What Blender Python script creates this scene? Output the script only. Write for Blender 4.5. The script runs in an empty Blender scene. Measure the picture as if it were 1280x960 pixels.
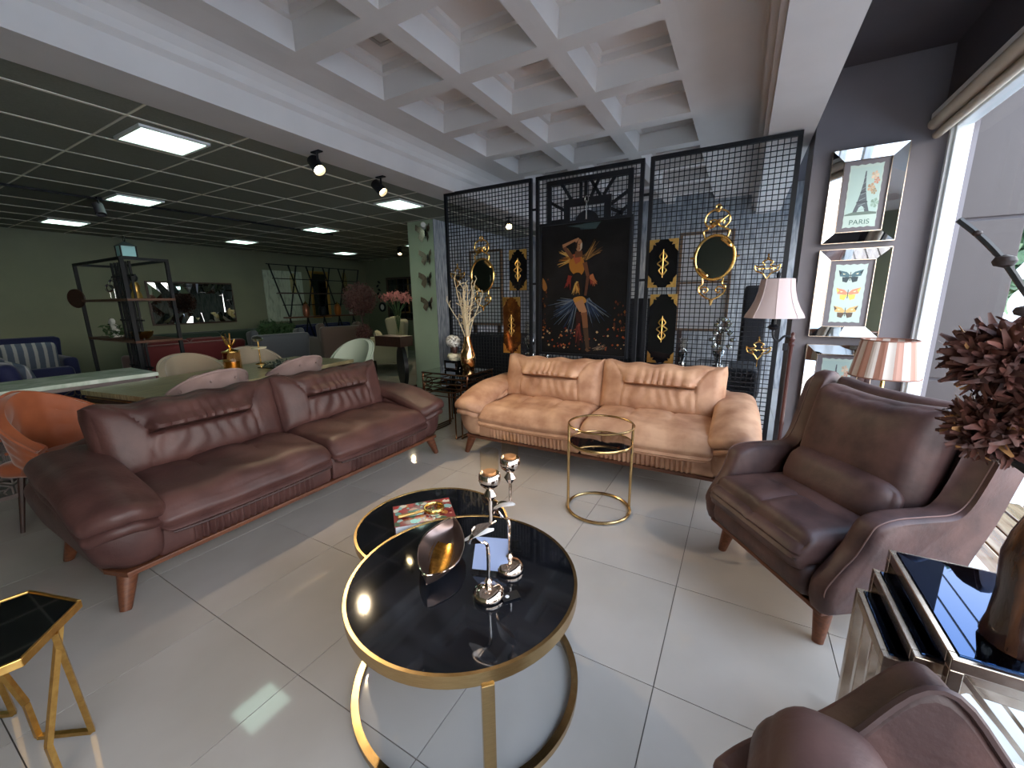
import bpy, math, random
import numpy as np
from mathutils import Matrix, Vector, Euler
random.seed(7)
rng = np.random.default_rng(7)
sc = bpy.context.scene
COL = sc.collection
PI = math.pi

# ------------------------------------------------------------------ camera
cam_d = bpy.data.cameras.new('camera')
cam = bpy.data.objects.new('camera', cam_d)
COL.objects.link(cam)
cam_d.sensor_width = 36.0
cam_d.lens = 500.53 * 36.0 / 1280.0
cam_d.clip_start = 0.02
cam_d.clip_end = 300
_yaw, _pit, _rol = -0.514905, 0.205887, -0.0136186
_cy, _sy = math.cos(_yaw), math.sin(_yaw)
_fw = Vector((_sy*math.cos(_pit), _cy*math.cos(_pit), -math.sin(_pit)))
_r = Vector((_cy, -_sy, 0)); _u = _r.cross(_fw)
_r2 = math.cos(_rol)*_r + math.sin(_rol)*_u
_u2 = -math.sin(_rol)*_r + math.cos(_rol)*_u
_m = Matrix((_r2, _u2, -_fw)).transposed().to_4x4()
_m.translation = Vector((2.5576, -0.1005, 1.3947))
cam.matrix_world = _m
sc.camera = cam

# ------------------------------------------------------------------ view, world, lights
sc.view_settings.view_transform = 'Standard'
sc.view_settings.look = 'None'
sc.view_settings.gamma = 1.0
sc.view_settings.use_curve_mapping = False
sc.view_settings.exposure = 0.36
sc.cycles.use_denoising = True
sc.cycles.max_bounces = 10
sc.cycles.diffuse_bounces = 5
sc.cycles.glossy_bounces = 5
sc.cycles.transparent_max_bounces = 12
sc.cycles.sample_clamp_indirect = 6.0
sc.cycles.caustics_reflective = False
sc.cycles.caustics_refractive = False

SKY_STRENGTH = 7.5
SPOT_W = 38.0
PANEL_E = 3.6

def lin(c):
    out = []
    for v in c[:3]:
        v = v/255.0
        out.append(v/12.92 if v <= 0.04045 else ((v+0.055)/1.055)**2.4)
    return (out[0], out[1], out[2], 1.0)

world = bpy.data.worlds.new('world'); sc.world = world
world.use_nodes = True
_nt = world.node_tree; _nt.nodes.clear()
_o = _nt.nodes.new('ShaderNodeOutputWorld'); _b = _nt.nodes.new('ShaderNodeBackground')
_tc = _nt.nodes.new('ShaderNodeTexCoord'); _sp = _nt.nodes.new('ShaderNodeSeparateXYZ')
_rp = _nt.nodes.new('ShaderNodeValToRGB')
_rp.color_ramp.elements[0].position = 0.0; _rp.color_ramp.elements[0].color = lin((255, 240, 226))
_rp.color_ramp.elements[1].position = 0.9; _rp.color_ramp.elements[1].color = lin((158, 194, 236))
_nt.links.new(_tc.outputs['Generated'], _sp.inputs[0])
_nt.links.new(_sp.outputs['Z'], _rp.inputs[0])
_nt.links.new(_rp.outputs[0], _b.inputs[0])
_b.inputs[1].default_value = SKY_STRENGTH
_nt.links.new(_b.outputs[0], _o.inputs[0])

def portal(name, loc, rot, sx, sy):
    l = bpy.data.lights.new(name, 'AREA'); l.shape = 'RECTANGLE'; l.size = sx; l.size_y = sy
    l.cycles.is_portal = True
    o = bpy.data.objects.new(name, l); COL.objects.link(o); o.location = loc; o.rotation_euler = rot
#portal('window_portal', (3.78, 1.0, 1.25), (0, PI/2, 0), 2.5, 5.7)       # points to -x
#portal('window_added_portal', (1.4, -2.02, 1.25), (PI/2, 0, 0), 4.4, 2.5)   # points to +y

# ------------------------------------------------------------------ helpers
def mat(name, rgb, rough=0.5, metal=0.0, rgb2=None, ns=6.0, lo=0.35, hi=0.65, stretch=None, bump=0.0, bs=60.0,
        coat=0.0, spec=0.5, emit=None, es=0.0, detail=4.0, bstretch=None, alpha=None, trans=0.0, sheen=0.0, distort=0.0, vcol=False, ior=None):
    m = bpy.data.materials.new(name); m.use_nodes = True
    nt = m.node_tree; b = nt.nodes['Principled BSDF']
    b.inputs['Base Color'].default_value = lin(rgb)
    b.inputs['Roughness'].default_value = rough
    b.inputs['Metallic'].default_value = metal
    b.inputs['Specular IOR Level'].default_value = spec
    b.inputs['Coat Weight'].default_value = coat
    b.inputs['Coat Roughness'].default_value = 0.04
    b.inputs['Transmission Weight'].default_value = trans
    if ior: b.inputs['IOR'].default_value = ior
    if sheen:
        b.inputs['Sheen Weight'].default_value = sheen
        b.inputs['Sheen Roughness'].default_value = 0.4
    if emit:
        b.inputs['Emission Color'].default_value = lin(emit)
        b.inputs['Emission Strength'].default_value = es
    if alpha is not None: b.inputs['Alpha'].default_value = alpha
    tc = None
    def coord(st):
        nonlocal tc
        if tc is None: tc = nt.nodes.new('ShaderNodeTexCoord')
        if not st: return tc.outputs['Object']
        mp = nt.nodes.new('ShaderNodeMapping'); mp.inputs['Scale'].default_value = st
        nt.links.new(tc.outputs['Object'], mp.inputs[0]); return mp.outputs[0]
    if vcol:
        a = nt.nodes.new('ShaderNodeAttribute'); a.attribute_name = 'Col'
        nt.links.new(a.outputs['Color'], b.inputs['Base Color'])
    if rgb2 is not None:
        n = nt.nodes.new('ShaderNodeTexNoise'); n.inputs['Scale'].default_value = ns
        n.inputs['Detail'].default_value = detail; n.inputs['Distortion'].default_value = distort
        nt.links.new(coord(stretch), n.inputs['Vector'])
        r = nt.nodes.new('ShaderNodeValToRGB')
        r.color_ramp.elements[0].position = lo; r.color_ramp.elements[0].color = lin(rgb)
        r.color_ramp.elements[1].position = hi; r.color_ramp.elements[1].color = lin(rgb2)
        nt.links.new(n.outputs[0], r.inputs[0]); nt.links.new(r.outputs[0], b.inputs['Base Color'])
    if bump:
        n = nt.nodes.new('ShaderNodeTexNoise'); n.inputs['Scale'].default_value = bs; n.inputs['Detail'].default_value = 5
        nt.links.new(coord(bstretch), n.inputs['Vector'])
        bp = nt.nodes.new('ShaderNodeBump'); bp.inputs['Strength'].default_value = bump; bp.inputs['Distance'].default_value = 0.01
        nt.links.new(n.outputs[0], bp.inputs['Height']); nt.links.new(bp.outputs[0], b.inputs['Normal'])
    return m

def glass_pane(name, tint=(255, 255, 255), refl=0.10):
    m = bpy.data.materials.new(name); m.use_nodes = True
    nt = m.node_tree; nt.nodes.clear()
    o = nt.nodes.new('ShaderNodeOutputMaterial'); mx = nt.nodes.new('ShaderNodeMixShader')
    t = nt.nodes.new('ShaderNodeBsdfTransparent'); g = nt.nodes.new('ShaderNodeBsdfGlossy')
    t.inputs[0].default_value = lin(tint); g.inputs['Roughness'].default_value = 0.02
    lw = nt.nodes.new('ShaderNodeLayerWeight'); lw.inputs[0].default_value = refl
    ge = nt.nodes.new('ShaderNodeNewGeometry'); iv = nt.nodes.new('ShaderNodeMath'); iv.operation = 'SUBTRACT'; iv.inputs[0].default_value = 1.0
    mu = nt.nodes.new('ShaderNodeMath'); mu.operation = 'MULTIPLY'
    nt.links.new(ge.outputs['Backfacing'], iv.inputs[1]); nt.links.new(lw.outputs['Fresnel'], mu.inputs[0]); nt.links.new(iv.outputs[0], mu.inputs[1])
    nt.links.new(mu.outputs[0], mx.inputs[0])
    nt.links.new(t.outputs[0], mx.inputs[1]); nt.links.new(g.outputs[0], mx.inputs[2]); nt.links.new(mx.outputs[0], o.inputs[0])
    return m

def TR(loc=(0, 0, 0), rot=(0, 0, 0), s=(1, 1, 1)):
    return Matrix.LocRotScale(Vector(loc), Euler(rot), Vector(s) if not isinstance(s, (int, float)) else Vector((s, s, s)))

class MB:
    def __init__(self): self.v = []; self.f = []; self.T = None; self.c = None
    def add(self, V, F, col=None):
        o = len(self.v)
        V = np.asarray(V, float)
        if self.T is not None:
            A = np.array(self.T); V = V @ A[:3, :3].T + A[:3, 3]
        self.v += [tuple(p) for p in V]; self.f += [tuple(i+o for i in q) for q in F]
        if col is not None:
            if self.c is None: self.c = []
            self.c += [col]*len(F)
        return self
    def box(self, x0, x1, y0, y1, z0, z1, col=None):
        V = [(x0,y0,z0),(x1,y0,z0),(x1,y1,z0),(x0,y1,z0),(x0,y0,z1),(x1,y0,z1),(x1,y1,z1),(x0,y1,z1)]
        return self.add(V, [(3,2,1,0),(4,5,6,7),(0,1,5,4),(1,2,6,5),(2,3,7,6),(3,0,4,7)], col)
    def cbox(self, c, s): return self.box(c[0]-s[0]/2,c[0]+s[0]/2,c[1]-s[1]/2,c[1]+s[1]/2,c[2]-s[2]/2,c[2]+s[2]/2)
    def bar(self, a, b, w, h=None, up=(0, 0, 1)):
        h = h or w; a = Vector(a); b = Vector(b); d = (b-a).normalized(); u = Vector(up)
        if abs(d.dot(u)) > .98: u = Vector((1, 0, 0)) if abs(d.x) < .9 else Vector((0, 1, 0))
        s = d.cross(u).normalized(); u = s.cross(d)
        V = []
        for p in (a, b):
            for i, j in ((-1,-1),(1,-1),(1,1),(-1,1)): V.append(p + s*(i*w/2) + u*(j*h/2))
        return self.add(V, [(3,2,1,0),(4,5,6,7),(0,1,5,4),(1,2,6,5),(2,3,7,6),(3,0,4,7)])
    def prism(self, poly, z0, z1, col=None):
        n = len(poly); V = [(p[0], p[1], z0) for p in poly] + [(p[0], p[1], z1) for p in poly]
        F = [tuple(range(n-1, -1, -1)), tuple(range(n, 2*n))] + [(i, (i+1) % n, n+(i+1) % n, n+i) for i in range(n)]
        return self.add(V, F, col)
    def lathe(self, prof, n=20, cap=True):
        V = []; F = []; k = len(prof)
        for r, z in prof:
            for i in range(n):
                a = 2*PI*i/n; V.append((r*math.cos(a), r*math.sin(a), z))
        for j in range(k-1):
            for i in range(n):
                i2 = (i+1) % n; F.append((j*n+i, j*n+i2, (j+1)*n+i2, (j+1)*n+i))
        if cap: F.append(tuple(range(n-1, -1, -1))); F.append(tuple((k-1)*n+i for i in range(n)))
        return self.add(V, F)
    def tube(self, pts, r, n=8, closed=False):
        P = [Vector(p) for p in pts]; k = len(P)
        R = r if hasattr(r, '__len__') else [r]*k
        V = []; F = []; u = None
        for i in range(k):
            if closed: t = P[(i+1) % k]-P[i-1]
            else: t = P[min(i+1, k-1)]-P[max(i-1, 0)]
            t = t.normalized() if t.length > 1e-9 else Vector((0, 0, 1))
            if u is None:
                u = Vector((0, 0, 1)) if abs(t.z) < .9 else Vector((1, 0, 0))
            u = u - t*u.dot(t); u = u.normalized() if u.length > 1e-6 else t.orthogonal().normalized()
            w = t.cross(u)
            for j in range(n):
                a = 2*PI*j/n + PI/n; V.append(P[i] + (u*math.cos(a)+w*math.sin(a))*R[i])
        for i in range(k if closed else k-1):
            i2 = (i+1) % k
            for j in range(n):
                j2 = (j+1) % n; F.append((i*n+j, i*n+j2, i2*n+j2, i2*n+j))
        if not closed: F.append(tuple(range(n-1, -1, -1))); F.append(tuple((k-1)*n+j for j in range(n)))
        return self.add(V, F)
    def ring(self, R, r, z=0, n=40, m=8, rz=None, c=(0, 0)):
        rz = rz or r; V = []; F = []
        for i in range(n):
            a = 2*PI*i/n
            for j in range(m):
                b = 2*PI*j/m + PI/m
                V.append((c[0]+(R+r*math.cos(b))*math.cos(a), c[1]+(R+r*math.cos(b))*math.sin(a), z+rz*math.sin(b)))
        for i in range(n):
            for j in range(m): F.append((i*m+j, ((i+1) % n)*m+j, ((i+1) % n)*m+(j+1) % m, i*m+(j+1) % m))
        return self.add(V, F)
    def rbox(self, s, r, n=(8, 8, 6), fn=None, flat=False):
        nx, ny, nz = n; idx = {}; V = []; F = []
        def tt(i, k):
            u = 2*i/k-1; return u if flat else .45*u+.55*math.sin(PI/2*u)
        def vid(i, j, k):
            q = (i, j, k)
            if q not in idx: idx[q] = len(V); V.append((tt(i, nx), tt(j, ny), tt(k, nz)))
            return idx[q]
        for i in range(nx):
            for j in range(ny):
                F.append((vid(i,j,0), vid(i,j+1,0), vid(i+1,j+1,0), vid(i+1,j,0)))
                F.append((vid(i,j,nz), vid(i+1,j,nz), vid(i+1,j+1,nz), vid(i,j+1,nz)))
        for i in range(nx):
            for k in range(nz):
                F.append((vid(i,0,k), vid(i+1,0,k), vid(i+1,0,k+1), vid(i,0,k+1)))
                F.append((vid(i,ny,k), vid(i,ny,k+1), vid(i+1,ny,k+1), vid(i+1,ny,k)))
        for j in range(ny):
            for k in range(nz):
                F.append((vid(0,j,k), vid(0,j,k+1), vid(0,j+1,k+1), vid(0,j+1,k)))
                F.append((vid(nx,j,k), vid(nx,j+1,k), vid(nx,j+1,k+1), vid(nx,j,k+1)))
        T = np.array(V); h = np.array(s)/2; p = T*h; rr = np.minimum(r, h)
        q = np.clip(p, -(h-rr), h-rr); d = (p-q)/rr; L = np.linalg.norm(d, axis=1, keepdims=True)
        e = np.where(L > 1e-9, d/np.maximum(L, 1e-9), 0)
        P = q + e*rr
        if fn is not None: P = fn(P, T)
        return self.add(P, F)
    def shell(self, fn, nu, nv, th, closed_u=False):
        U = nu if closed_u else nu+1
        G = np.zeros((U, nv+1, 3)); N = np.zeros_like(G); e = 1e-3
        for i in range(U):
            for j in range(nv+1):
                u, v = i/nu, j/nv
                p = np.array(fn(u, v)); G[i, j] = p
                a = np.array(fn(u+e, v))-np.array(fn(u-e, v)); b = np.array(fn(u, v+e))-np.array(fn(u, v-e))
                c = np.cross(a, b); l = np.linalg.norm(c); N[i, j] = c/l if l > 1e-12 else 0
        A = (G).reshape(-1, 3); B = (G-N*th).reshape(-1, 3); n = len(A); F = []
        ix = lambda i, j: (i % U)*(nv+1)+j
        for i in range(nu):
            for j in range(nv):
                F.append((ix(i,j), ix(i+1,j), ix(i+1,j+1), ix(i,j+1)))
                F.append((n+ix(i,j+1), n+ix(i+1,j+1), n+ix(i+1,j), n+ix(i,j)))
            F.append((ix(i+1,0), ix(i,0), n+ix(i,0), n+ix(i+1,0)))
            F.append((ix(i,nv), ix(i+1,nv), n+ix(i+1,nv), n+ix(i,nv)))
        if not closed_u:
            for j in range(nv):
                F.append((ix(0,j), ix(0,j+1), n+ix(0,j+1), n+ix(0,j)))
                F.append((ix(nu,j+1), ix(nu,j), n+ix(nu,j), n+ix(nu,j+1)))
        return self.add(np.concatenate([A, B]), F)

def spl(pts, n=6, closed=False):
    P = [Vector(p) if len(p) == 3 else Vector((p[0], p[1], 0)) for p in pts]; k = len(P); out = []
    for i in range(k if closed else k-1):
        g = (lambda q: P[q % k]) if closed else (lambda q: P[max(0, min(k-1, q))])
        a, b, c, d = g(i-1), g(i), g(i+1), g(i+2)
        for t in range(n):
            t /= n
            out.append(0.5*((2*b)+(-a+c)*t+(2*a-5*b+4*c-d)*t*t+(-a+3*b-3*c+d)*t**3))
    if not closed: out.append(P[-1])
    return out

def obj(name, m, mt, parent=None, loc=(0, 0, 0), rot=(0, 0, 0), smooth=40, bevel=0, seg=2, sub=0, label=None):
    me = bpy.data.meshes.new(name); me.from_pydata(m.v, [], m.f)
    if m.c is not None:
        at = me.color_attributes.new('Col', 'FLOAT_COLOR', 'CORNER'); buf = []
        for p in me.polygons: buf += list(lin(m.c[p.index]))*p.loop_total
        at.data.foreach_set('color', buf)
    me.materials.append(mt)
    if smooth:
        me.polygons.foreach_set('use_smooth', [True]*len(me.polygons))
        me.set_sharp_from_angle(angle=math.radians(smooth))
    me.update()
    o = bpy.data.objects.new(name, me); COL.objects.link(o)
    o.location = loc; o.rotation_euler = rot
    if parent: o.parent = parent
    if bevel:
        b = o.modifiers.new('bevel', 'BEVEL'); b.width = bevel; b.segments = seg; b.limit_method = 'ANGLE'; b.angle_limit = math.radians(40)
    if sub:
        s = o.modifiers.new('sub', 'SUBSURF'); s.levels = sub; s.render_levels = sub
    if label: o['label'] = label
    return o
def tag(o, label, cat, group=None):
    o['label'] = label; o['category'] = cat
    if group: o['group'] = group
    return o
def thing(name, label, cat, loc=(0, 0, 0), rz=0.0, group=None):
    o = bpy.data.objects.new(name, None); COL.objects.link(o); o.empty_display_size = .1
    o.location = loc; o.rotation_euler = (0, 0, rz)
    return tag(o, label, cat, group)
def struct(o): o['kind'] = 'structure'; return o
def kids(o): return [c for c in bpy.data.objects if c.parent == o]
def inst(o, name, parent, loc, rot=(0, 0, 0)):
    c = bpy.data.objects.new(name, o.data); COL.objects.link(c); c.parent = parent; c.location = loc; c.rotation_euler = rot
    for md in o.modifiers:
        if md.type == 'BEVEL':
            b = c.modifiers.new('bevel', 'BEVEL'); b.width = md.width; b.segments = md.segments; b.limit_method = 'ANGLE'; b.angle_limit = md.angle_limit
    return c
def dup(root, loc, rz, label, group=None):
    r = root.copy(); COL.objects.link(r); r.location = loc; r.rotation_euler = (0, 0, rz); r['label'] = label
    if group: r['group'] = group
    for ch in kids(root):
        c = ch.copy(); COL.objects.link(c); c.parent = r
        for g in kids(ch):
            d = g.copy(); COL.objects.link(d); d.parent = c
    return r
def text_mesh(s, size, depth=0.0006):
    cu = bpy.data.curves.new('text', 'FONT'); cu.body = s; cu.size = size; cu.extrude = depth; cu.align_x = 'CENTER'
    o = bpy.data.objects.new('text', cu); COL.objects.link(o)
    dg = bpy.context.evaluated_depsgraph_get(); me = bpy.data.meshes.new_from_object(o.evaluated_get(dg))
    V = [tuple(v.co) for v in me.vertices]; F = [tuple(p.vertices) for p in me.polygons]
    bpy.data.objects.remove(o); return V, F

# ------------------------------------------------------------------ materials
BROWN = mat('brown_leather', (60, 35, 33), .5, rgb2=(84, 55, 51), ns=5, bump=.16, bs=45, spec=.42, detail=6)
BROWN2 = mat('brown_leather_armchair', (58, 39, 38), .52, rgb2=(90, 64, 60), ns=7, bump=.14, bs=50, spec=.4, detail=6)
TAN = mat('tan_suede_leather', (158, 114, 88), .58, rgb2=(196, 154, 124), ns=6, bump=.12, bs=40, spec=.35, detail=7)
SEAM = mat('leather_seam', (58, 38, 37), .6)
SEAMT = mat('tan_seam', (150, 108, 80), .6)
STITCH = mat('pale_stitch', (116, 88, 82), .6)
WOOD = mat('walnut_wood', (84, 48, 32), .4, rgb2=(106, 64, 43), ns=10, stretch=(1, 8, 8), spec=.4)
DWOOD = mat('dark_wood', (48, 30, 24), .4, rgb2=(66, 40, 32), ns=10, stretch=(8, 8, 1))
BRASS = mat('brushed_brass', (178, 146, 98), .26, 1.0, rgb2=(196, 164, 116), ns=30, stretch=(1, 1, 20))
GOLD = mat('polished_gold', (226, 184, 110), .18, 1.0)
OGOLD = mat('antique_gold', (196, 152, 84), .34, 1.0, rgb2=(214, 172, 100), ns=40)
CHROME = mat('rose_chrome', (226, 206, 190), .06, 1.0)
STEEL = mat('champagne_steel', (172, 156, 142), .22, 1.0, rgb2=(188, 174, 160), ns=30)
BRONZE = mat('bronze_tube', (104, 70, 50), .3, 1.0)
IRON = mat('black_iron', (16, 19, 26), .5, spec=.3)
BLACKM = mat('black_stone_glass', (14, 15, 19), .05, rgb2=(38, 39, 45), ns=5, lo=.4, hi=.75, coat=.3, spec=.5, distort=1.0)
BLACKG = mat('black_glass', (8, 9, 12), .03, spec=.8, coat=1.0)
MIRG = mat('sky_tinted_black_glass', (34, 56, 90), .015, 1.0)  # black glass; blue of the reflected sky is put into its tint
MIRROR = mat('mirror_glass', (214, 218, 222), .02, 1.0)
DMIRROR = mat('smoked_mirror', (104, 108, 112), .03, 1.0)
GLASSP = glass_pane('clear_glass_pane')
GLASSC = glass_pane('clear_glass_cup', (250, 248, 244), .22)
AMBER = glass_pane('amber_glass', (252, 238, 216), .2)
SLEEVE = glass_pane('candle_sleeve_glass', (255, 251, 244), .18)
WINGLASS = glass_pane('window_glass', (250, 253, 253), .06)
GREYW = mat('grey_wall_paint', (112, 107, 112), .7, rgb2=(117, 112, 117), ns=3, bump=.02, bs=200)
DGREY = mat('dark_grey_paint', (70, 66, 72), .75, rgb2=(74, 70, 76), ns=3)
GREENW = mat('green_wall_paint', (120, 124, 104), .75, rgb2=(126, 130, 108), ns=2)
COLG = mat('green_wall_paint_lit', (186, 202, 174), .7, rgb2=(192, 208, 180), ns=2)  # wall green lightened: the light on the column is put into the colour
WHITEC = mat('white_plaster', (208, 201, 197), .75, rgb2=(213, 206, 202), ns=3)
CTILE = mat('ceiling_tile_board', (124, 124, 112), .85, rgb2=(132, 132, 120), ns=80, bump=.05, bs=300)
CBAR = mat('ceiling_bar_metal', (232, 224, 206), .5)
TILE = mat('porcelain_tile', (174, 166, 158), .06, rgb2=(183, 175, 168), ns=2.0, spec=.55)
GROUT = mat('tile_grout', (96, 90, 86), .8)
WHITEP = mat('white_frame_paint', (224, 230, 234), .35)
WALLPAPER = mat('grey_blue_wallpaper', (116, 122, 132), .7, rgb2=(178, 182, 188), ns=5, stretch=(6, 6, 1))
BEIGEB = mat('beige_blind_fabric', (196, 184, 168), .8)
PINKV = mat('mauve_velvet', (146, 122, 118), .75, sheen=.15, rgb2=(158, 134, 130), ns=6)
BEIGEV = mat('beige_velvet', (160, 146, 128), .75, sheen=.4)
PALEG = mat('pale_green_velvet', (186, 196, 178), .75, sheen=.3)
RUST = mat('rust_velvet', (140, 72, 42), .6, sheen=.4, rgb2=(164, 88, 52), ns=5)
NAVY = mat('navy_velvet', (20, 26, 76), .7, sheen=.3)
REDV = mat('red_velvet', (100, 22, 26), .7, sheen=.4)
DGREEN = mat('dark_green_velvet', (44, 60, 50), .75, sheen=.3)
SLATE = mat('slate_velvet', (74, 78, 86), .75, sheen=.4)
TAUPE = mat('taupe_velvet', (112, 92, 84), .75, sheen=.4)
CREAM = mat('cream_fabric', (214, 206, 178), .8)
OLIVEW = mat('olive_white_fabric', (196, 192, 160), .8, sheen=.2)
TWOOD = mat('striped_table_wood', (128, 116, 84), .3, rgb2=(170, 160, 122), ns=9, stretch=(14, .6, 1), lo=.4, hi=.6)
MARBLE = mat('green_white_marble', (178, 196, 180), .15, rgb2=(220, 228, 220), ns=5, distort=1.5)
LATTICE = mat('grey_lattice_metal', (120, 110, 108), .35, .8)
CHROMEW = mat('bright_chrome', (214, 218, 220), .1, 1.0)
LEAFG = mat('leaf_green', (58, 86, 50), .6)
PLUM = mat('plum_leaves', (84, 50, 50), .7, rgb2=(124, 84, 78), ns=30)
PINKF = mat('pink_flowers', (200, 126, 118), .7)
MOP = mat('brown_petal', (66, 38, 35), .6, rgb2=(108, 64, 54), ns=25)
MOPY = mat('yellowed_petal', (176, 128, 82), .6)
DRYB = mat('dried_branch', (206, 190, 158), .7)
BLACKP = mat('black_plastic', (20, 20, 22), .4)
WHITEPL = mat('white_plastic', (226, 224, 220), .4)
PAPER = mat('white_paper', (236, 234, 238), .6)
SHADE = mat('lilac_white_shade_fabric', (190, 172, 172), .8)
CLOTH = mat('black_cloth', (26, 28, 36), .85)
WHITEB = mat('white_board', (214, 216, 222), .6)
VCOL = mat('printed_colours', (255, 255, 255), .5, vcol=True)
VCOLG = mat('glossy_printed_cover', (255, 255, 255), .12, vcol=True, coat=.4)
# ================================================================== the setting
X0, X1, Y0, Y1 = -7.4, 3.7, -2.0, 8.6
# floor: grout bed + tiles
m = MB().box(X0, X1, Y0, Y1, -.10, -.006)
floor = struct(obj('floor', m, GROUT, smooth=0))
tm = MB().rbox((.5965, .5965, .012), .002, (2, 2, 2))
tm = MB().box(-.2983, .2983, -.2983, .2983, -.012, 0)
t0 = None
far = MB()
for i in range(-13, 7):
    for j in range(-4, 15):
        cx, cy = i*.6+.3, j*.6+.3
        if -2.4 < cx and -.7 < cy < 6.6:
            xb = min(cx+.3, X1)
            if cx+.3 > X1+.001:
                mm = MB().box(cx-.2983, X1, cy-.2983, cy+.2983, -.012, 0); obj('tile', mm, TILE, floor, smooth=0); continue
            if t0 is None: t0 = obj('tile', tm, TILE, floor, (cx, cy, 0), smooth=0)
            else: inst(t0, 'tile', floor, (cx, cy, 0))
        else:
            a, b, c, d = max(cx-.2983, X0), min(cx+.2983, X1), max(cy-.2983, Y0), min(cy+.2983, Y1)
            if b > a and d > c: far.box(a, b, c, d, -.012, 0)
o = obj('far_tiles', far, TILE, floor, smooth=0); o['kind'] = 'stuff'

# ceiling root slab
CZ = 2.60; KZ = 2.88
ceil = struct(obj('ceiling', MB().box(X0-.1, X1+.1, Y0-.1, Y1+.1, 3.24, 3.34), WHITEC, smooth=0))
# drop ceiling tiles (left zone, x < -0.40)
pm = MB().box(-.29, .29, -.29, .29, -.004, .012); p0 = None
LIGHTS = [(-1.3, 1.5), (-3.7, 2.1), (-6.1, 2.1), (-6.1, 4.5), (-3.7, 4.5), (-1.3, 3.9), (-6.1, 6.9), (-3.7, 6.9), (-3.7, -.3), (-6.1, -.3), (-1.3, 7.5)]
XE = -.4
for i in range(12):
    for j in range(-4, 15):
        cx = -1.3 + .6*(1-i); cy = .3+j*.6
        if cx-.3 < X0-.31 or cy > Y1: continue
        if any(abs(cx-a) < .1 and abs(cy-b) < .1 for a, b in LIGHTS): continue
        if i == 0: continue
        if p0 is None: p0 = obj('ceiling_tile', pm, CTILE, ceil, (cx, cy, CZ), smooth=0)
        else: inst(p0, 'ceiling_tile', ceil, (cx, cy, CZ))
em = MB().box(-.14, .14, -.29, .29, -.004, .012); e0 = None
for j in range(-4, 14):
    cy = .3+j*.6
    if e0 is None: e0 = obj('ceiling_tile', em, CTILE, ceil, (-.85, cy, CZ), smooth=0)
    else: inst(e0, 'ceiling_tile', ceil, (-.85, cy, CZ))
for i in range(12):
    x = -1.0-.6*i
    if x < X0: break
    obj('ceiling_bar', MB().box(x-.012, x+.012, Y0, Y1, CZ-.008, CZ+.004), CBAR, ceil, smooth=0)
for j in range(-3, 15):
    y = .6*j
    obj('ceiling_bar', MB().box(X0, -.70, y-.007, y+.007, CZ-.0065, CZ+.004), CBAR, ceil, smooth=0)

# left beam with cornice between the coffers and the drop ceiling (structure)
tb = MB()
tb.box(-.70, -.36, Y0, Y1, 2.585, 3.24)
o = struct(obj('trim_1', tb, WHITEC, smooth=0))
cm = MB()
prof = [(-.36, 2.585), (-.345, 2.585), (-.345, 2.735), (-.31, 2.76), (-.30, 2.80), (-.27, 2.84), (-.23, 2.865), (-.20, 2.88), (-.36, 2.88)]
V = [(x, Y0, z) for x, z in prof]+[(x, Y1, z) for x, z in prof]; n = len(prof)
cm.add(V, [tuple(range(n)), tuple(range(2*n-1, n-1, -1))]+[(i, n+i, n+(i+1) % n, (i+1) % n) for i in range(n)])
obj('cornice', cm, WHITEC, o, smooth=0)
# right beam
tb = MB(); tb.box(2.62, 2.92, Y0, Y1, 2.60, 3.24)
o = struct(obj('trim_2', tb, WHITEC, smooth=0))
cm = MB(); cm.box(2.555, 2.62, Y0, Y1, 2.72, 3.24); cm.box(2.59, 2.62, Y0, Y1, 2.64, 2.72)
obj('cornice', cm, WHITEC, o, smooth=0)
# coffers: 3 columns, pitch .705
PX = .705
cx0 = .3615; cy0 = 1.755-.3525-3*PX
def coffer_mesh():
    m = MB(); h = PX/2; w = .285; w2 = .235; w3 = .222
    def ringf(a, za, b, zb):
        V = [(-a,-a,za),(a,-a,za),(a,a,za),(-a,a,za),(-b,-b,zb),(b,-b,zb),(b,b,zb),(-b,b,zb)]
        m.add(V, [(i, 4+i, 4+(i+1) % 4, (i+1) % 4) for i in range(4)])
    ringf(h, 0, w, 0); ringf(w, 0, w-.012, .15); ringf(w-.012, .15, w2, .15); ringf(w2, .15, w2, .20); ringf(w2, .20, w3, .215)
    m.add([(-w3,-w3,.215),(w3,-w3,.215),(w3,w3,.215),(-w3,w3,.215)], [(3,2,1,0)])
    return m
c0 = None; l0 = None
LFR = mat('coffer_light_frame', (168, 164, 162), .5); LDF = mat('unlit_light_diffuser', (186, 182, 178), .4)
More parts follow.
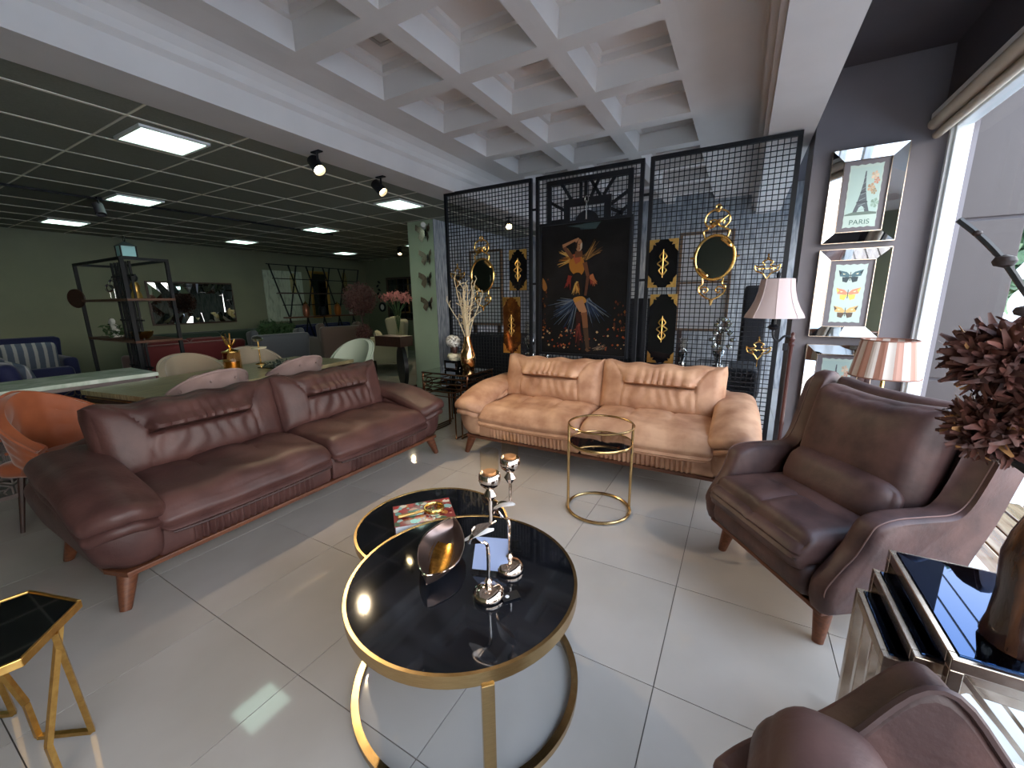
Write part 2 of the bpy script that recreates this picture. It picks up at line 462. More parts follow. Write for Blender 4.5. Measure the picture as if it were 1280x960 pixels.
for i in range(3):
    for j in range(14):
        cx = cx0+i*PX; cy = cy0+j*PX
        if c0 is None: c0 = obj('coffer', coffer_mesh(), WHITEC, ceil, (cx, cy, KZ), smooth=0)
        else: inst(c0, 'coffer', ceil, (cx, cy, KZ))
        if (i+j) % 2 == 0 and j < 12:
            wm = ['left', 'middle', 'right'][i]
            lb = 'unlit square downlight, %s column of ceiling coffers, %s' % (wm, ['behind the viewer', 'behind the viewer', 'above the viewer', 'nearest the viewer', 'second from the viewer', 'third from the viewer', 'fourth from the viewer', 'just in front of the mesh screen', 'behind the mesh screen', 'second behind the mesh screen', 'third behind the mesh screen', 'fourth behind the mesh screen'][j])
            if l0 is None:
                l0 = thing('coffer_downlight', lb, 'ceiling light', (cx, cy, KZ+.213), 0, 'square downlights in the coffers')
                f = MB()
                for s in (-1, 1): f.box(-.085, .085, s*.07-.015, s*.07+.015, -.012, .002); f.box(s*.07-.015, s*.07+.015, -.055, .055, -.012, .002)
                obj('frame', f, LFR, l0, smooth=0, bevel=.004); obj('diffuser', MB().box(-.055, .055, -.055, .055, -.007, .0), LDF, l0, smooth=0)
            else: dup(l0, (cx, cy, KZ+.213), 0, lb)
# flat margins round the coffers
fm = MB(); fm.box(-.36, cx0-PX/2, Y0, Y1, KZ, KZ+.02); fm.box(cx0+2.5*PX, 2.62, Y0, Y1, KZ, KZ+.02)
fm.box(cx0-PX/2, cx0+2.5*PX, Y0, cy0-PX/2, KZ, KZ+.02)
obj('flat_margin', fm, WHITEC, ceil, smooth=0)
obj('window_side_panel', MB().box(2.92, X1, Y0, Y1, 2.98, 3.0), DGREY, ceil, smooth=0)

# walls
struct(obj('wall_left', MB().box(X0-.1, X0, Y0-.1, Y1+.1, -.1, 3.24), GREENW, smooth=0))
struct(obj('wall_back', MB().box(X0, 2.92, Y1, Y1+.1, -.1, 3.24), GREENW, smooth=0))
w = MB(); w.box(X0, 2.7, Y0-.1, Y0, -.1, 3.24); w.box(2.7, X1, Y0-.1, Y0, 2.5, 3.24); w.box(3.55, X1+.1, Y0-.1, Y0, -.1, 2.5)
struct(obj('wall_front', w, GREENW, smooth=0))
struct(obj('wall_grey', MB().box(2.93, 3.80, 3.9, 4.3, -.1, 3.24), GREYW, smooth=0))
struct(obj('wall_divider', MB().box(-1.62, -1.535, 5.25, Y1, 0, 2.597), WALLPAPER, smooth=0))
# window wall: head over the glass
w = MB(); w.box(3.62, 3.80, Y0-.1, 3.9, 2.52, 3.24); w.box(3.62, 3.80, 4.3, 7.3, 2.52, 3.24)
struct(obj('wall_right', w, DGREY, smooth=0))
# column
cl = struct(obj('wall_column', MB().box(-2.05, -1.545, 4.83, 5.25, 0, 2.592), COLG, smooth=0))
obj('wallpaper_face', MB().box(-1.545, -1.535, 4.825, 5.25, .09, 2.592), WALLPAPER, cl, smooth=0)
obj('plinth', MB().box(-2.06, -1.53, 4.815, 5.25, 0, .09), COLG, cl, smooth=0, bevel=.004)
struct(obj('baseboard_right', MB().box(2.93, 3.69, 3.885, 3.9, 0, .07), GREYW, smooth=0))
# windows
def window(name, sec, axis):
    r = bpy.data.objects.new(name, None); COL.objects.link(r); struct(r); return r
w1 = window('window_1', None, 'y')
for i, y in enumerate((3.83, 1.25, -.45, -1.9)):
    f = MB(); f.box(3.66, 3.74, y-.045, y+.045, .06, 2.52); obj('stile', f, WHITEP, w1, smooth=0, bevel=.006)
    obj('stile_bead', MB().box(3.645, 3.66, y-.012, y+.020, .06, 2.52), WHITEP, w1, smooth=0)
obj('top_rail', MB().box(3.66, 3.74, Y0, 3.875, 2.45, 2.52), WHITEP, w1, smooth=0, bevel=.006)
obj('bottom_rail', MB().box(3.66, 3.74, Y0, 3.875, 0, .06), WHITEP, w1, smooth=0, bevel=.006)
for a, b in ((3.785, 1.295), (1.205, -.405), (-.495, -1.855)): obj('pane', MB().box(3.696, 3.704, b, a, .06, 2.45), WINGLASS, w1, smooth=0)
w3 = window('window_3', None, 'y')
for y in (4.35, 5.8, 7.15): obj('stile', MB().box(3.66, 3.74, y-.045, y+.045, .06, 2.52), WHITEP, w3, smooth=0)
obj('bottom_rail', MB().box(3.66, 3.74, 4.3, 7.2, 0, .06), WHITEP, w3, smooth=0)
for a, b in ((4.395, 5.755), (5.845, 7.105)): obj('pane', MB().box(3.696, 3.704, a, b, .06, 2.52), WINGLASS, w3, smooth=0)
w2 = window('window_added', None, 'x')  # unseen window added behind the camera, sized for the light it lets in
for x in (2.74, 3.5): obj('stile', MB().box(x-.04, x+.04, -2.08, -2.0, .06, 2.5), WHITEP, w2, smooth=0)
obj('bottom_rail', MB().box(2.7, 3.55, -2.08, -2.0, 0, .06), WHITEP, w2, smooth=0)
for a, b in ((2.78, 3.46),): obj('pane', MB().box(a, b, -2.044, -2.036, .06, 2.5), WINGLASS, w2, smooth=0)
# roller blind
rb = thing('roller_blind', 'rolled up beige roller blind along the top of the window', 'blind', (3.57, 1.0, 2.47))
m = MB().tube([(0, -2.85, .035), (0, 2.86, .035)], .036, 16); obj('roll', m, BEIGEB, rb)
obj('headrail', MB().box(-.02, .05, -2.86, 2.87, .07, .10), WHITEPL, rb, smooth=0)
m = MB().tube([(.02, -2.85, -.035), (.02, 2.86, -.035)], .024, 12); obj('bottom_rail', m, BEIGEB, rb)
obj('fabric', MB().box(.026, .030, -2.84, 2.85, -.03, .04), BEIGEB, rb, smooth=0)

# ================================================================== outdoors
PAVE = mat('pavement_stone', (216, 212, 206), .7, rgb2=(226, 222, 216), ns=4)
ROAD = mat('asphalt', (120, 122, 126), .85, rgb2=(134, 136, 140), ns=20)
DECK = mat('wet_deck_wood', (100, 60, 34), .25, rgb2=(158, 126, 98), ns=3, stretch=(6, .8, 1), lo=.35, hi=.7, coat=.5)
CLAD = mat('mauve_cladding', (58, 52, 55), .5, rgb2=(62, 56, 59), ns=2)
g = struct(obj('ground', MB().box(3.8, 60, -30, 60, -.30, -.16), PAVE, smooth=0)); g['label'] = 'pale paved ground outside the window'
struct(obj('ground', MB().box(-30, 3.8, -30, -2.1, -.30, -.16), PAVE, smooth=0))
struct(obj('road', MB().box(9.0, 17, -30, 60, -.16, -.15), ROAD, smooth=0))
dk = thing('deck', 'wet wooden plank deck outside the window', 'deck', (3.82, 0, -.06))
obj('joists', MB().box(.05, 2.3, -3.0, 3.7, -.10, -.03), DWOOD, dk, smooth=0)
d0 = None
for i in range(16):
    if d0 is None: d0 = obj('plank', MB().box(0, .132, -3.2, 3.9, -.028, 0), DECK, dk, (0, 0, 0), smooth=0, bevel=.004)
    else: inst(d0, 'plank', dk, (i*.146, 0, random.uniform(-.003, .003)))
pl = thing('clad_pillar', 'mauve clad pillar of the building outside the window', 'pillar', (3.98, 4.3, -.16))
for z0, z1 in ((0, .93), (.945, 2.05), (2.065, 3.3)): obj('panel', MB().box(-.16, .16, -.3, .45, z0, z1), CLAD, pl, smooth=0, bevel=.006)
obj('core', MB().box(-.15, .15, -.29, .44, 0, 3.2), DGREY, pl, smooth=0)

def tree(name, label, loc, h, R, seed, mt):
    r_ = np.random.default_rng(seed)
    t = thing(name, label, 'tree', loc, 0, 'street trees outside the window')
    obj('trunk', MB().tube([(0, 0, 0), (.05, .03, h*.3), (0, .06, h*.62)], [.14, .11, .06], 8), DWOOD, t)
    m = MB(); V = []; F = []
    for k in range(2600):
        d = r_.normal(size=3); d /= np.linalg.norm(d); p = d*R*(.55+.5*r_.random())*np.array([1, 1, 1.15])+np.array([0, 0, h*.68])
        a = r_.normal(size=3); a /= np.linalg.norm(a); b = np.cross(a, d); b /= (np.linalg.norm(b)+1e-6); s = .16
        i = len(V); V += [p-a*s, p+b*s*.5, p+a*s, p-b*s*.5]; F.append((i, i+1, i+2, i+3))
    m.add(V, F); o = obj('foliage', m, mt, t, smooth=0); o['kind'] = 'stuff'
LF = mat('street_leaf', (70, 104, 78), .6, rgb2=(112, 146, 108), ns=2)
tree('street_tree', 'leafy green street tree nearest the clad pillar', (6.3, 8.6, -.16), 4.2, 1.35, 1, LF)
tree('street_tree', 'taller green street tree across the road', (19.5, 18, -.16), 7, 2.6, 2, LF)
tree('street_tree', 'low green street tree further along the pavement', (8.2, 13.5, -.16), 4.6, 1.7, 3, LF)
sg = thing('road_sign', 'white triangular road sign above a round one on a post', 'road sign', (5.25, 6.3, -.16))
obj('post', MB().tube([(0, 0, 0), (0, 0, 2.1)], .03, 8), WHITEP, sg)
m = MB(); m.T = TR((0, -.035, 1.75), (PI/2, 0, -.2)); m.prism([(-.27, -.05), (.27, -.05), (0, .42)], 0, .02); obj('triangle_plate', m, WHITEP, sg, smooth=0)
m = MB(); m.T = TR((0, -.035, 1.45), (PI/2, 0, -.2)); m.prism([(.22*math.cos(a*PI/12), .22*math.sin(a*PI/12)) for a in range(24)], 0, .02); obj('round_plate', m, WHITEP, sg, smooth=0)
for k, (x, z) in enumerate(((6.2, 6.0), (7.0, 6.4), (7.8, 6.9))):
    c = thing('overhead_cable', 'thin black overhead cable, %s' % ['nearest the window', 'middle of three', 'furthest from the window'][k], 'cable', (x, 0, z), 0, 'overhead cables outside')
    obj('wire', MB().tube([(0, -30, .5), (0, -10, .1), (0, 5, 0), (0, 20, .3), (0, 45, 1.0)], .022, 6), BLACKP, c)
    m = MB()
    for y in (-2, 1.2, 4.6, 8): m.box(-.04, .04, y-.1, y+.1, -.05, .06)
    obj('clamps', m, BLACKP, c, smooth=0)
# ================================================================== sofas
def sstep(a, b, x):
    t = np.clip((x-a)/(b-a), 0, 1); return t*t*(3-2*t)
def make_sofa(name, label, lm, sm, loc, rz, group=None):
    r = thing(name, label, 'sofa', loc, rz, group)
    # wooden base strip
    m = MB(); pl = []
    for x, y in ((-1.12, .40), (-1.135, -.30), (-1.09, -.432), (1.09, -.432), (1.135, -.30), (1.12, .40)): pl.append((x, y))
    m.prism(pl, .165, .190); obj('base_strip', m, WOOD, r, smooth=0, bevel=.004)
    for sx in (-1, 1):
        for fy in (-1, 1):
            a = (sx*1.07, -.36 if fy < 0 else .34, .166); b = (sx*1.115, (-.40 if fy < 0 else .39), 0)
            m = MB().tube([a, ((a[0]+b[0])/2, (a[1]+b[1])/2, .083), b], [.042, .033, .022], 14); obj('leg', m, WOOD, r)
    # front rail with ribbed centre
    for sx in (-1, 1):
        def ribs(P, T, sx=sx):
            P = P.copy(); x = P[:, 0]; fr = sstep(-.3, -.9, T[:, 1])
            w = sstep(.36, .31, np.abs(x))
            P[:, 1] -= fr*(.010*w*np.cos(x*2*PI/.034) + .012*(1-np.clip(P[:, 2]/.09, -1, 1)**2))
            return P
        m = MB(); m.T = TR((sx*.485, -.005, .275)); m.rbox((.97, .84, .185), .03, (240, 6, 8), ribs, True); obj('front_rail', m, lm, r)
    # seat cushions
    for sx in (-1, 1):
        def seat(P, T, sx=sx):
            P = P.copy(); x, y, z = T[:, 0], T[:, 1], T[:, 2]
            top = sstep(-.2, 1, z)
            P[:, 2] += top*(.030*(1-x**2)*(1-np.clip(y+.1, -1, 1)**2) - .012*np.exp(-((np.abs(x)-.33)/.03)**2)*sstep(.9, .2, np.abs(y)) - .010*np.exp(-((y+.25)/.06)**2)*(np.abs(x) < .35))
            fr = sstep(-.75, -1, y)
            P[:, 1] -= fr*(.028*np.exp(-((z+.75)/.35)**2) - .012*np.exp(-((z+.30)/.12)**2) + .012*np.exp(-((z-.1)/.3)**2))
            P[:, 2] -= fr*.045*(1-.3*x*x)+.012*sstep(.2, -.8, y)
            P[:, 2] += .006*np.sin(x*9+y*5)*top
            return P
        m = MB(); m.T = TR((sx*.478, -.075, .415)); m.rbox((.95, .79, .135), .055, (40, 26, 14), seat); c = obj('seat_cushion', m, lm, r)
        p = MB(); p.tube([(sx*.478+q*.435, -.505+.02*abs(q)**6, .318-.006*(1-q*q)) for q in np.linspace(-1, 1, 25)], .006, 6); obj('piping', p, sm, c)
    # inner back frame
    def bk(P, T):
        P = P.copy(); top = sstep(-.2, 1, T[:, 2]); P[:, 1] += .07*top
        P[:, 2] -= .16*top*np.abs(T[:, 0])**4
        return P
    m = MB(); m.T = TR((0, .37, .455)); m.rbox((2.26, .17, .53), .07, (30, 6, 12), bk); obj('back_frame', m, lm, r)
    # back cushions with an overhanging gathered seam
    for sx in (-1, 1):
        def back(P, T, sx=sx):
            P = P.copy(); x, y, z = T[:, 0], T[:, 1], T[:, 2]
            fr = sstep(.2, -1, y)
            puff = (1-np.abs(x)**3)*(1-np.abs(z)**3)
            P[:, 1] -= fr*.055*puff
            P[:, 1] += sstep(-.2, 1, y)*-.02*puff
            inn = sstep(.60, .50, np.abs(x))
            sl = .16+0*x
            P[:, 1] += fr*inn*(.050*np.exp(-((z-sl+.03)/.055)**2)*1.0)
            P[:, 1] -= fr*inn*.030*np.exp(-((z-sl-.13)/.10)**2)
            P[:, 2] -= fr*inn*.016*np.exp(-((z-sl-.08)/.08)**2)
            pl = fr*np.exp(-np.clip(z-sl, 0, 9)/.45)*sstep(sl-.02, sl+.05, z)*inn
            P[:, 1] -= pl*.030*np.abs(np.sin(x*24+1.3*np.sin(x*7)))
            lo = fr*sstep(sl-.05, sl-.12, z)*sstep(-.85, -.3, z)*sstep(.75, .5, np.abs(x))
            P[:, 1] -= lo*.005*np.sin(x*34+2*np.sin(z*4+x*6))
            # diagonal seams from the seam ends to the corners
            for s in (-1, 1):
                dl = np.abs((s*x-.56) - .30*np.clip(z-sl, 0, 1)**1.3); P[:, 1] += fr*(z > sl)*.012*np.exp(-(dl/.022)**2)
                dl = np.abs((s*x-.56) - .05*np.clip(sl-z, 0, 2)); P[:, 1] += fr*(z <= sl)*.010*np.exp(-(dl/.022)**2)
            P[:, 2] += .035*np.abs(x)**6*sstep(.3, 1, z) + .008*np.sin(x*13)*sstep(.7, 1, z)
            P[:, 0] += .02*np.sign(x)*np.abs(z)**4*sstep(.7, 1, np.abs(x))
            return P
        m = MB(); m.T = TR((sx*.485, .185, .635), (-.25, 0, 0)); m.rbox((.985, .21, .44), .085, (84, 10, 44), back); obj('back_cushion', m, lm, r)
    # arms
    for sx in (-1, 1):
        def arm(P, T, sx=sx):
            P = P.copy(); x, y, z = T[:, 0]*sx, T[:, 1], T[:, 2]
            P[:, 0] += sx*sstep(-.2, 1, x)*(.045*sstep(-1, .6, z)-.03*sstep(-.5, -1, z))
            fr = sstep(-.2, -1, y); P[:, 1] -= fr*.045*np.cos((z+.1)*1.35)-fr*.02
            P[:, 1] += sstep(-.5, -1, y)*sstep(0, 1, x)*.05
            return P
        m = MB(); m.T = TR((sx*1.045, -.005, .345)); m.rbox((.235, .87, .325), .06, (12, 20, 14), arm); a = obj('arm', m, lm, r)
        for layer, (h, zc, L, w) in enumerate(((.085, .578, .90, .30), (.065, .513, .885, .285))):
            def pad(P, T, sx=sx, layer=layer):
                P = P.copy(); x, y, z = T[:, 0]*sx, T[:, 1], T[:, 2]
                P[:, 2] += .022*(1-x*x)*(1-y*y)*sstep(-.5, 1, z)
                dr = sstep(.35, -1.05, y); P[:, 2] -= .095*dr**1.6
                P[:, 2] -= sstep(.0, -1, x)*.045*sstep(.6, -.4, y)
                P[:, 2] -= sstep(.3, 1.1, x)*.03
                P[:, 0] *= 1-.12*sstep(.2, 1, y)+.05*np.exp(-((y+.6)/.4)**2)
                P[:, 1] += .06*sstep(.2, 1, np.abs(x))*sstep(-.5, -1, y)
                P[:, 2] -= .014*np.exp(-((y+.05)/.05)**2)*np.exp(-(x/.25)**2)*sstep(0, 1, z)
                P[:, 2] += .02*sstep(.3, 1, y)
                return P
            m = MB(); m.T = TR((sx*1.06, -.07+.006*layer, zc), (0, 0, 0)); m.rbox((w, L, h), .04, (16, 30, 10), pad)
            obj('arm_pad', m, lm, r)
    return r
brown_sofa = make_sofa('sofa', 'long brown leather sofa with its back to the dining table', BROWN, SEAM, (-.225, 1.53, 0), PI/2)
tan_sofa = make_sofa('sofa', 'long tan leather sofa in front of the black mesh screen', TAN, SEAMT, (1.535, 3.20, 0), 0)

# ================================================================== wing armchair
def make_armchair(name, label, loc, rz):
    r = thing(name, label, 'armchair', loc, rz)
    lm = BROWN2
    m = MB(); m.prism([(-.36, -.39), (.36, -.39), (.35, .16), (-.35, .16)], .165, .185); obj('base_strip', m, WOOD, r, smooth=0, bevel=.004)
    for sx in (-1, 1):
        for sy in (-1, 1):
            m = MB().tube([(sx*.295, -.31 if sy < 0 else .10, .168), (sx*.315, -.335 if sy < 0 else .135, 0)], [.038, .020], 12); obj('leg', m, WOOD, r)
    def rail(P, T):
        P = P.copy(); fr = sstep(-.5, -1, T[:, 1]); P[:, 1] -= fr*.05*np.cos(T[:, 2]*1.2); return P
    m = MB(); m.T = TR((0, -.10, .265)); m.rbox((.60, .57, .16), .035, (14, 10, 8), rail); obj('front_rail', m, lm, r)
    def seat(P, T):
        P = P.copy(); x, y, z = T[:, 0], T[:, 1], T[:, 2]; top = sstep(-.2, 1, z)
        P[:, 2] += top*(.03*(1-x**2)*(1-y**2)-.018*np.exp(-((y+.15)/.05)**2-(x/.7)**4) - .012*np.exp(-((x)/.045)**2)*(y < -.1))
        fr = sstep(-.8, -1, y); P[:, 1] -= fr*.02*np.cos(z*2); P[:, 2] -= fr*.03
        P[:, 1] += fr*.012*(np.exp(-((z-.15)/.1)**2)+np.exp(-((z+.3)/.1)**2))
        return P
    m = MB(); m.T = TR((0, -.145, .40)); m.rbox((.60, .62, .145), .05, (28, 30, 14), seat); c = obj('seat_cushion', m, lm, r)
    m = MB().tube([(q*.285, -.462, .372) for q in np.linspace(-1, 1, 13)], .005, 6); obj('piping', m, SEAM, c)
    # back
    def bk(P, T):
        P = P.copy(); x, z = T[:, 0], T[:, 2]; P[:, 2] += sstep(.2, 1, z)*(-.035*(1-np.abs(x)**3)+.01); return P
    m = MB(); m.T = TR((0, .205, .585), (-.20, 0, 0)); m.rbox((.68, .12, .80), .055, (18, 6, 16), bk); obj('back', m, lm, r)
    def bc(P, T):
        P = P.copy(); x, y, z = T[:, 0], T[:, 1], T[:, 2]; fr = sstep(0, -1, y)
        P[:, 1] -= fr*.05*(1-x**4)*(1-np.abs(z)**3); P[:, 2] -= sstep(.3, 1, z)*.03*(1-x*x); P[:, 2] += .004*np.sin(x*14)*fr; return P
    m = MB(); m.T = TR((0, .115, .72), (-.20, 0, 0)); m.rbox((.585, .16, .50), .065, (24, 10, 22), bc); obj('back_cushion', m, lm, r)
    def lum(P, T):
        P = P.copy(); x, y, z = T[:, 0], T[:, 1], T[:, 2]; k = (1-np.abs(x)**3)
        P[:, 1] *= .45+.6*k; P[:, 2] *= .86+.16*k; return P
    m = MB(); m.T = TR((0, -.03, .535), (-.38, 0, 0)); m.rbox((.56, .17, .225), .08, (24, 12, 14), lum); p = obj('lumbar_pillow', m, lm, r)
    # wings / arms: one swept side panel each
    out = spl([(-.405, .20), (-.42, .30), (-.375, .385), (-.33, .45), (-.30, .53), (-.275, .575), (-.20, .597), (-.08, .598), (.03, .60), (.085, .64), (.125, .74), (.165, .88), (.195, .965), (.245, .995), (.30, .965), (.305, .86), (.235, .56), (.18, .38), (.135, .185), (-.1, .185), (-.36, .185)], 3, True)
    poly = [(p.x, p.y) for p in out]
    for sx in (-1, 1):
        m = MB(); n = len(poly); cx = sum(p[0] for p in poly)/n
        lay = []
        for off, sh in ((0, .88), (.012, .965), (.03, 1.0), (.075, 1.0), (.095, .965), (.105, .90)):
            for (y, z) in poly:
                lean = .035*max(0, min(1, (z-.2)/.4))+.02*max(0, (z-.62)/.4)
                yy = -.05+(y+.05)*sh; zz = .42+(z-.42)*(1-(1-sh)*.7)
                lay.append((sx*(.29+off+lean), yy, zz))
        F = []
        for k in range(5):
            for i in range(n):
                q = (k*n+i, k*n+(i+1) % n, (k+1)*n+(i+1) % n, (k+1)*n+i); F.append(q if sx > 0 else q[::-1])
        c0 = tuple(range(n-1, -1, -1)); c1 = tuple(range(5*n, 6*n))
        F += [c0, c1] if sx > 0 else [c0[::-1], c1[::-1]]
        m.add(lay, F)
        a = obj('arm_and_wing', m, lm, r, smooth=50)
        st = MB(); pts = []
        for p in spl([(-.405, .24), (-.42, .30), (-.375, .385), (-.33, .45), (-.30, .53), (-.275, .575), (-.20, .597), (-.08, .598), (.03, .60), (.085, .64), (.125, .74), (.165, .88), (.195, .965)], 4):
            y, z = p.x, p.y; lean = .035*max(0, min(1, (z-.2)/.4))+.02*max(0, (z-.62)/.4)
            pts.append((sx*(.29+.085+lean), -.05+(y+.05)*.985-.001, .42+(z-.42)*.99+.002))
        st.tube(pts, .0024, 5); obj('stitching', st, STITCH, a)
    return r
arm1 = make_armchair('wing_armchair', 'brown leather wing armchair with lumbar pillow below the striped lamp', (3.04, 2.18, 0), math.radians(-54))

# tub chair in the near right corner
tb = thing('tub_armchair', 'brown leather tub armchair cut off by the bottom right corner', 'armchair', (2.98, .36, 0), 0)
def crest(u):
    a = math.radians(158-196*u); return a
def tubfn(u, v):
    a = math.radians(150-190*u); R = .37
    h = .53+.185*math.exp(-((u-.27)/.085)**2)
    z = .17+(h-.17)*v
    rr = R*(.86+.16*v)
    return (.0+rr*math.cos(a)*1.0, rr*math.sin(a)*1.03+.02, z)
m = MB(); m.shell(tubfn, 64, 14, .085); obj('curved_back', m, BROWN2, tb, smooth=60, bevel=.02, seg=3)
m = MB(); m.tube([Vector(tubfn(u, 1.0))+Vector((0, 0, .004)) for u in np.linspace(.0, 1, 64)], .008, 6); obj('piping', m, SEAM, tb)
def lump(P, T):
    P = P.copy(); y = T[:, 1]; P[:, 2] += .03*(1-T[:, 0]**2); P[:, 2] -= .12*sstep(.3, -1, y); return P
m = MB(); m.T = TR((-.235, .15, .45), (0, 0, -.12)); m.rbox((.23, .46, .34), .085, (14, 18, 12), lump); obj('arm', m, BROWN2, tb)
m = MB(); m.T = TR((.33, .10, .42)); m.rbox((.16, .40, .26), .07, (12, 14, 10)); obj('arm', m, BROWN2, tb)
m = MB(); m.T = TR((.02, .0, .36)); m.rbox((.50, .56, .17), .06, (16, 16, 8)); obj('seat_cushion', m, BROWN2, tb)
m = MB(); m.T = TR((.02, .02, .225)); m.rbox((.58, .58, .11), .04, (10, 10, 4)); obj('seat_base', m, BROWN2, tb)
for sx in (-1, 1):
    for sy in (-1, 1): obj('leg', MB().tube([(.02+sx*.22, .02+sy*.22, .175), (.02+sx*.24, .02+sy*.24, 0)], [.03, .018], 10), WOOD, tb)

# ================================================================== coffee tables
def round_table(name, label, loc, z, R, Rr, legs, top_t=.04):
    r = thing(name, label, 'coffee table', loc)
    obj('top', MB().lathe([(0.001, z-.012), (R-.012, z-.012), (R-.012, z-.001), (0.001, z-.001)], 72, False), BLACKM, r, smooth=30)
    b = MB().lathe([(R-.012, z-top_t), (R, z-top_t), (R, z+.001), (R-.011, z+.001), (R-.012, z-.002), (R-.012, z-top_t)], 72, False); obj('rim', b, BRASS, r, smooth=30)
    b = MB().lathe([(Rr-.012, 0), (Rr+.012, 0), (Rr+.012, .024), (Rr-.012, .024), (Rr-.012, 0)], 72, False); obj('base_ring', b, BRASS, r, smooth=30)
    for a in legs:
        a = math.radians(a); m = MB(); m.T = TR((0, 0, 0), (0, 0, a)); m.box(Rr-.011, Rr+.009, -.018, .018, .02, z-top_t+.001); obj('leg', m, BRASS, r, smooth=0, bevel=.002)
    return r
big = round_table('coffee_table', 'large round black topped coffee table holding candle holders and leaf bowl', (1.765, .925, 0), .425, .408, .405, (-45, 75, 195))
small = round_table('coffee_table', 'smaller round black coffee table holding the book, tucked beside the larger', (1.375, 1.215, 0), .372, .353, .335, (100, 165, -85), .032)
sd = thing('side_table', 'slim round brass side table in front of tan sofa', 'side table', (1.83, 2.355, 0))
obj('top_ring', MB().ring(.208, .007, .598, 64, 8), BRASS, sd); obj('base_ring', MB().ring(.205, .010, .010, 64, 8), BRASS, sd)
obj('shelf_ring', MB().ring(.202, .006, .478, 64, 8, .010), BRASS, sd)
obj('glass_shelf', MB().lathe([(.001, .476), (.197, .476), (.197, .484), (.001, .484)], 56, False), BLACKG, sd, smooth=30)
for a in (206, 26):
    a = math.radians(a); obj('leg', MB().tube([(.205*math.cos(a), .205*math.sin(a), .01), (.207*math.cos(a), .207*math.sin(a), .598)], .009, 10), BRASS, sd)
obj('price_tag', MB().box(.183, .186, .072, .098, .40, .45), BLACKP, sd, smooth=0)

# nest of three tables on the right
def nest_table(label, x0, x1, y0, y1, z):
    r = thing('nesting_table', label, 'nesting table', (x0, y0, 0), 0)
    w = .024; dx, dy = x1-x0, y1-y0
    f = MB()
    f.box(0, dx, 0, w, z-.03, z); f.box(0, dx, dy-w, dy, z-.03, z); f.box(0, w, w, dy-w, z-.03, z); f.box(dx-w, dx, w, dy-w, z-.03, z)
    obj('top_frame', f, STEEL, r, smooth=0, bevel=.002)
    obj('glass_top', MB().box(w*.6, dx-w*.6, w*.6, dy-w*.6, z-.006, z+.004), MIRG, r, smooth=0, bevel=.002)
    for yy in (w/2, dy-w/2):
        for xx in (w/2, dx-w/2): obj('leg', MB().box(xx-w/2, xx+w/2, yy-w/2, yy+w/2, 0, z-.029), STEEL, r, smooth=0, bevel=.002)
        obj('runner', MB().box(w, dx-w, yy-w/2, yy+w/2, .0, w), STEEL, r, smooth=0, bevel=.002)
        for a, b in (((w, z-.04), (dx-w, .03)), ((w, .03), (dx-w, z-.04))): obj('cross_brace', MB().bar((a[0], yy, a[1]), (b[0], yy+.001, b[1]), .010), STEEL, r, smooth=0)
    return r
nest_table('largest mirrored black glass nesting table holding the brown vase', 3.025, 3.50, 1.00, 1.445, .62)
nest_table('middle sized black glass nesting table sliding out under the largest', 2.985, 3.46, 1.045, 1.405, .565)
nest_table('smallest black glass nesting table, innermost and furthest left of the nest', 2.945, 3.42, 1.085, 1.365, .51)

# hexagonal tables, near left corner
def hex_table(label, loc, rz, R, z):
    r = thing('hexagonal_table', label, 'side table', loc, rz)
    P = [(R*math.cos(k*PI/3), R*math.sin(k*PI/3)) for k in range(6)]; Q = [(x*.955, y*.955) for x, y in P]
    obj('glass_top', MB().prism(Q, z-.012, z-.004), BLACKG, r, smooth=0)
    f = MB()
    for k in range(6):
        a, b = P[k], P[(k+1) % 6]; c, d = Q[k], Q[(k+1) % 6]
        V = [(*a, z-.025), (*b, z-.025), (*d, z-.025), (*c, z-.025), (*a, z), (*b, z), (*d, z), (*c, z)]
        f.add(V, [(3,2,1,0),(4,5,6,7),(0,1,5,4),(1,2,6,5),(2,3,7,6),(3,0,4,7)])
    obj('rim', f, OGOLD, r, smooth=0, bevel=.002)
    for k in (0, 2, 4):
        a0 = k*PI/3; a1 = a0+PI/3
        q = math.radians; pol = lambda d, r_, zz: Vector((R*r_*math.cos(a0+q(d)), R*r_*math.sin(a0+q(d)), zz))
        A, B, C, D, E2 = pol(30, .85, z-.022), pol(73, .78, .007), pol(132, .70, .007), pol(132, .66, z*.30), pol(158, .84, z-.022)
        m = MB(); m.bar(A, B, .014, .014); m.bar(B, C, .014, .014); m.bar(C, D, .014, .014); m.bar(D, E2, .014, .014); obj('leg_frame', m, OGOLD, r, smooth=0)
    return r
hex_table('gold framed hexagonal black glass side table by the left edge', (.795, -.035, 0), math.radians(17), .222, .50)
hex_table('taller gold hexagonal side table cut off by the left edge', (.47, -.13, 0), math.radians(17), .20, .56)
# ================================================================== mesh screen
def screen_panel(label, x0, x1):
    r = thing('room_divider_panel', label, 'room divider', (x0, 3.8, 0), 0, None)
    W = x1-x0; H = 2.59; s = .034
    for x in (0, W-s): obj('stile', MB().box(x, x+s, -.015, .015, 0, H), IRON, r, smooth=0)
    for z in (.02, H-.034): obj('rail', MB().box(s, W-s, -.015, .015, z, z+.034), IRON, r, smooth=0)
    m = MB(); n = int(round((W-2*s)/.04))
    for i in range(1, n):
        x = s+(W-2*s)*i/n; m.box(x-.0033, x+.0033, -.003, .003, .05, H-.03)
    k = int(H/.04)
    for i in range(1, k):
        z = .054+(H-.088)*i/k; m.box(s, W-s, -.0035, .0025, z-.0033, z+.0033)
    o = obj('wire_mesh', m, IRON, r, smooth=0); o['kind'] = 'stuff'
    return r
p1 = screen_panel('left panel of black wire mesh screen, next to the green column', -.50, .615)
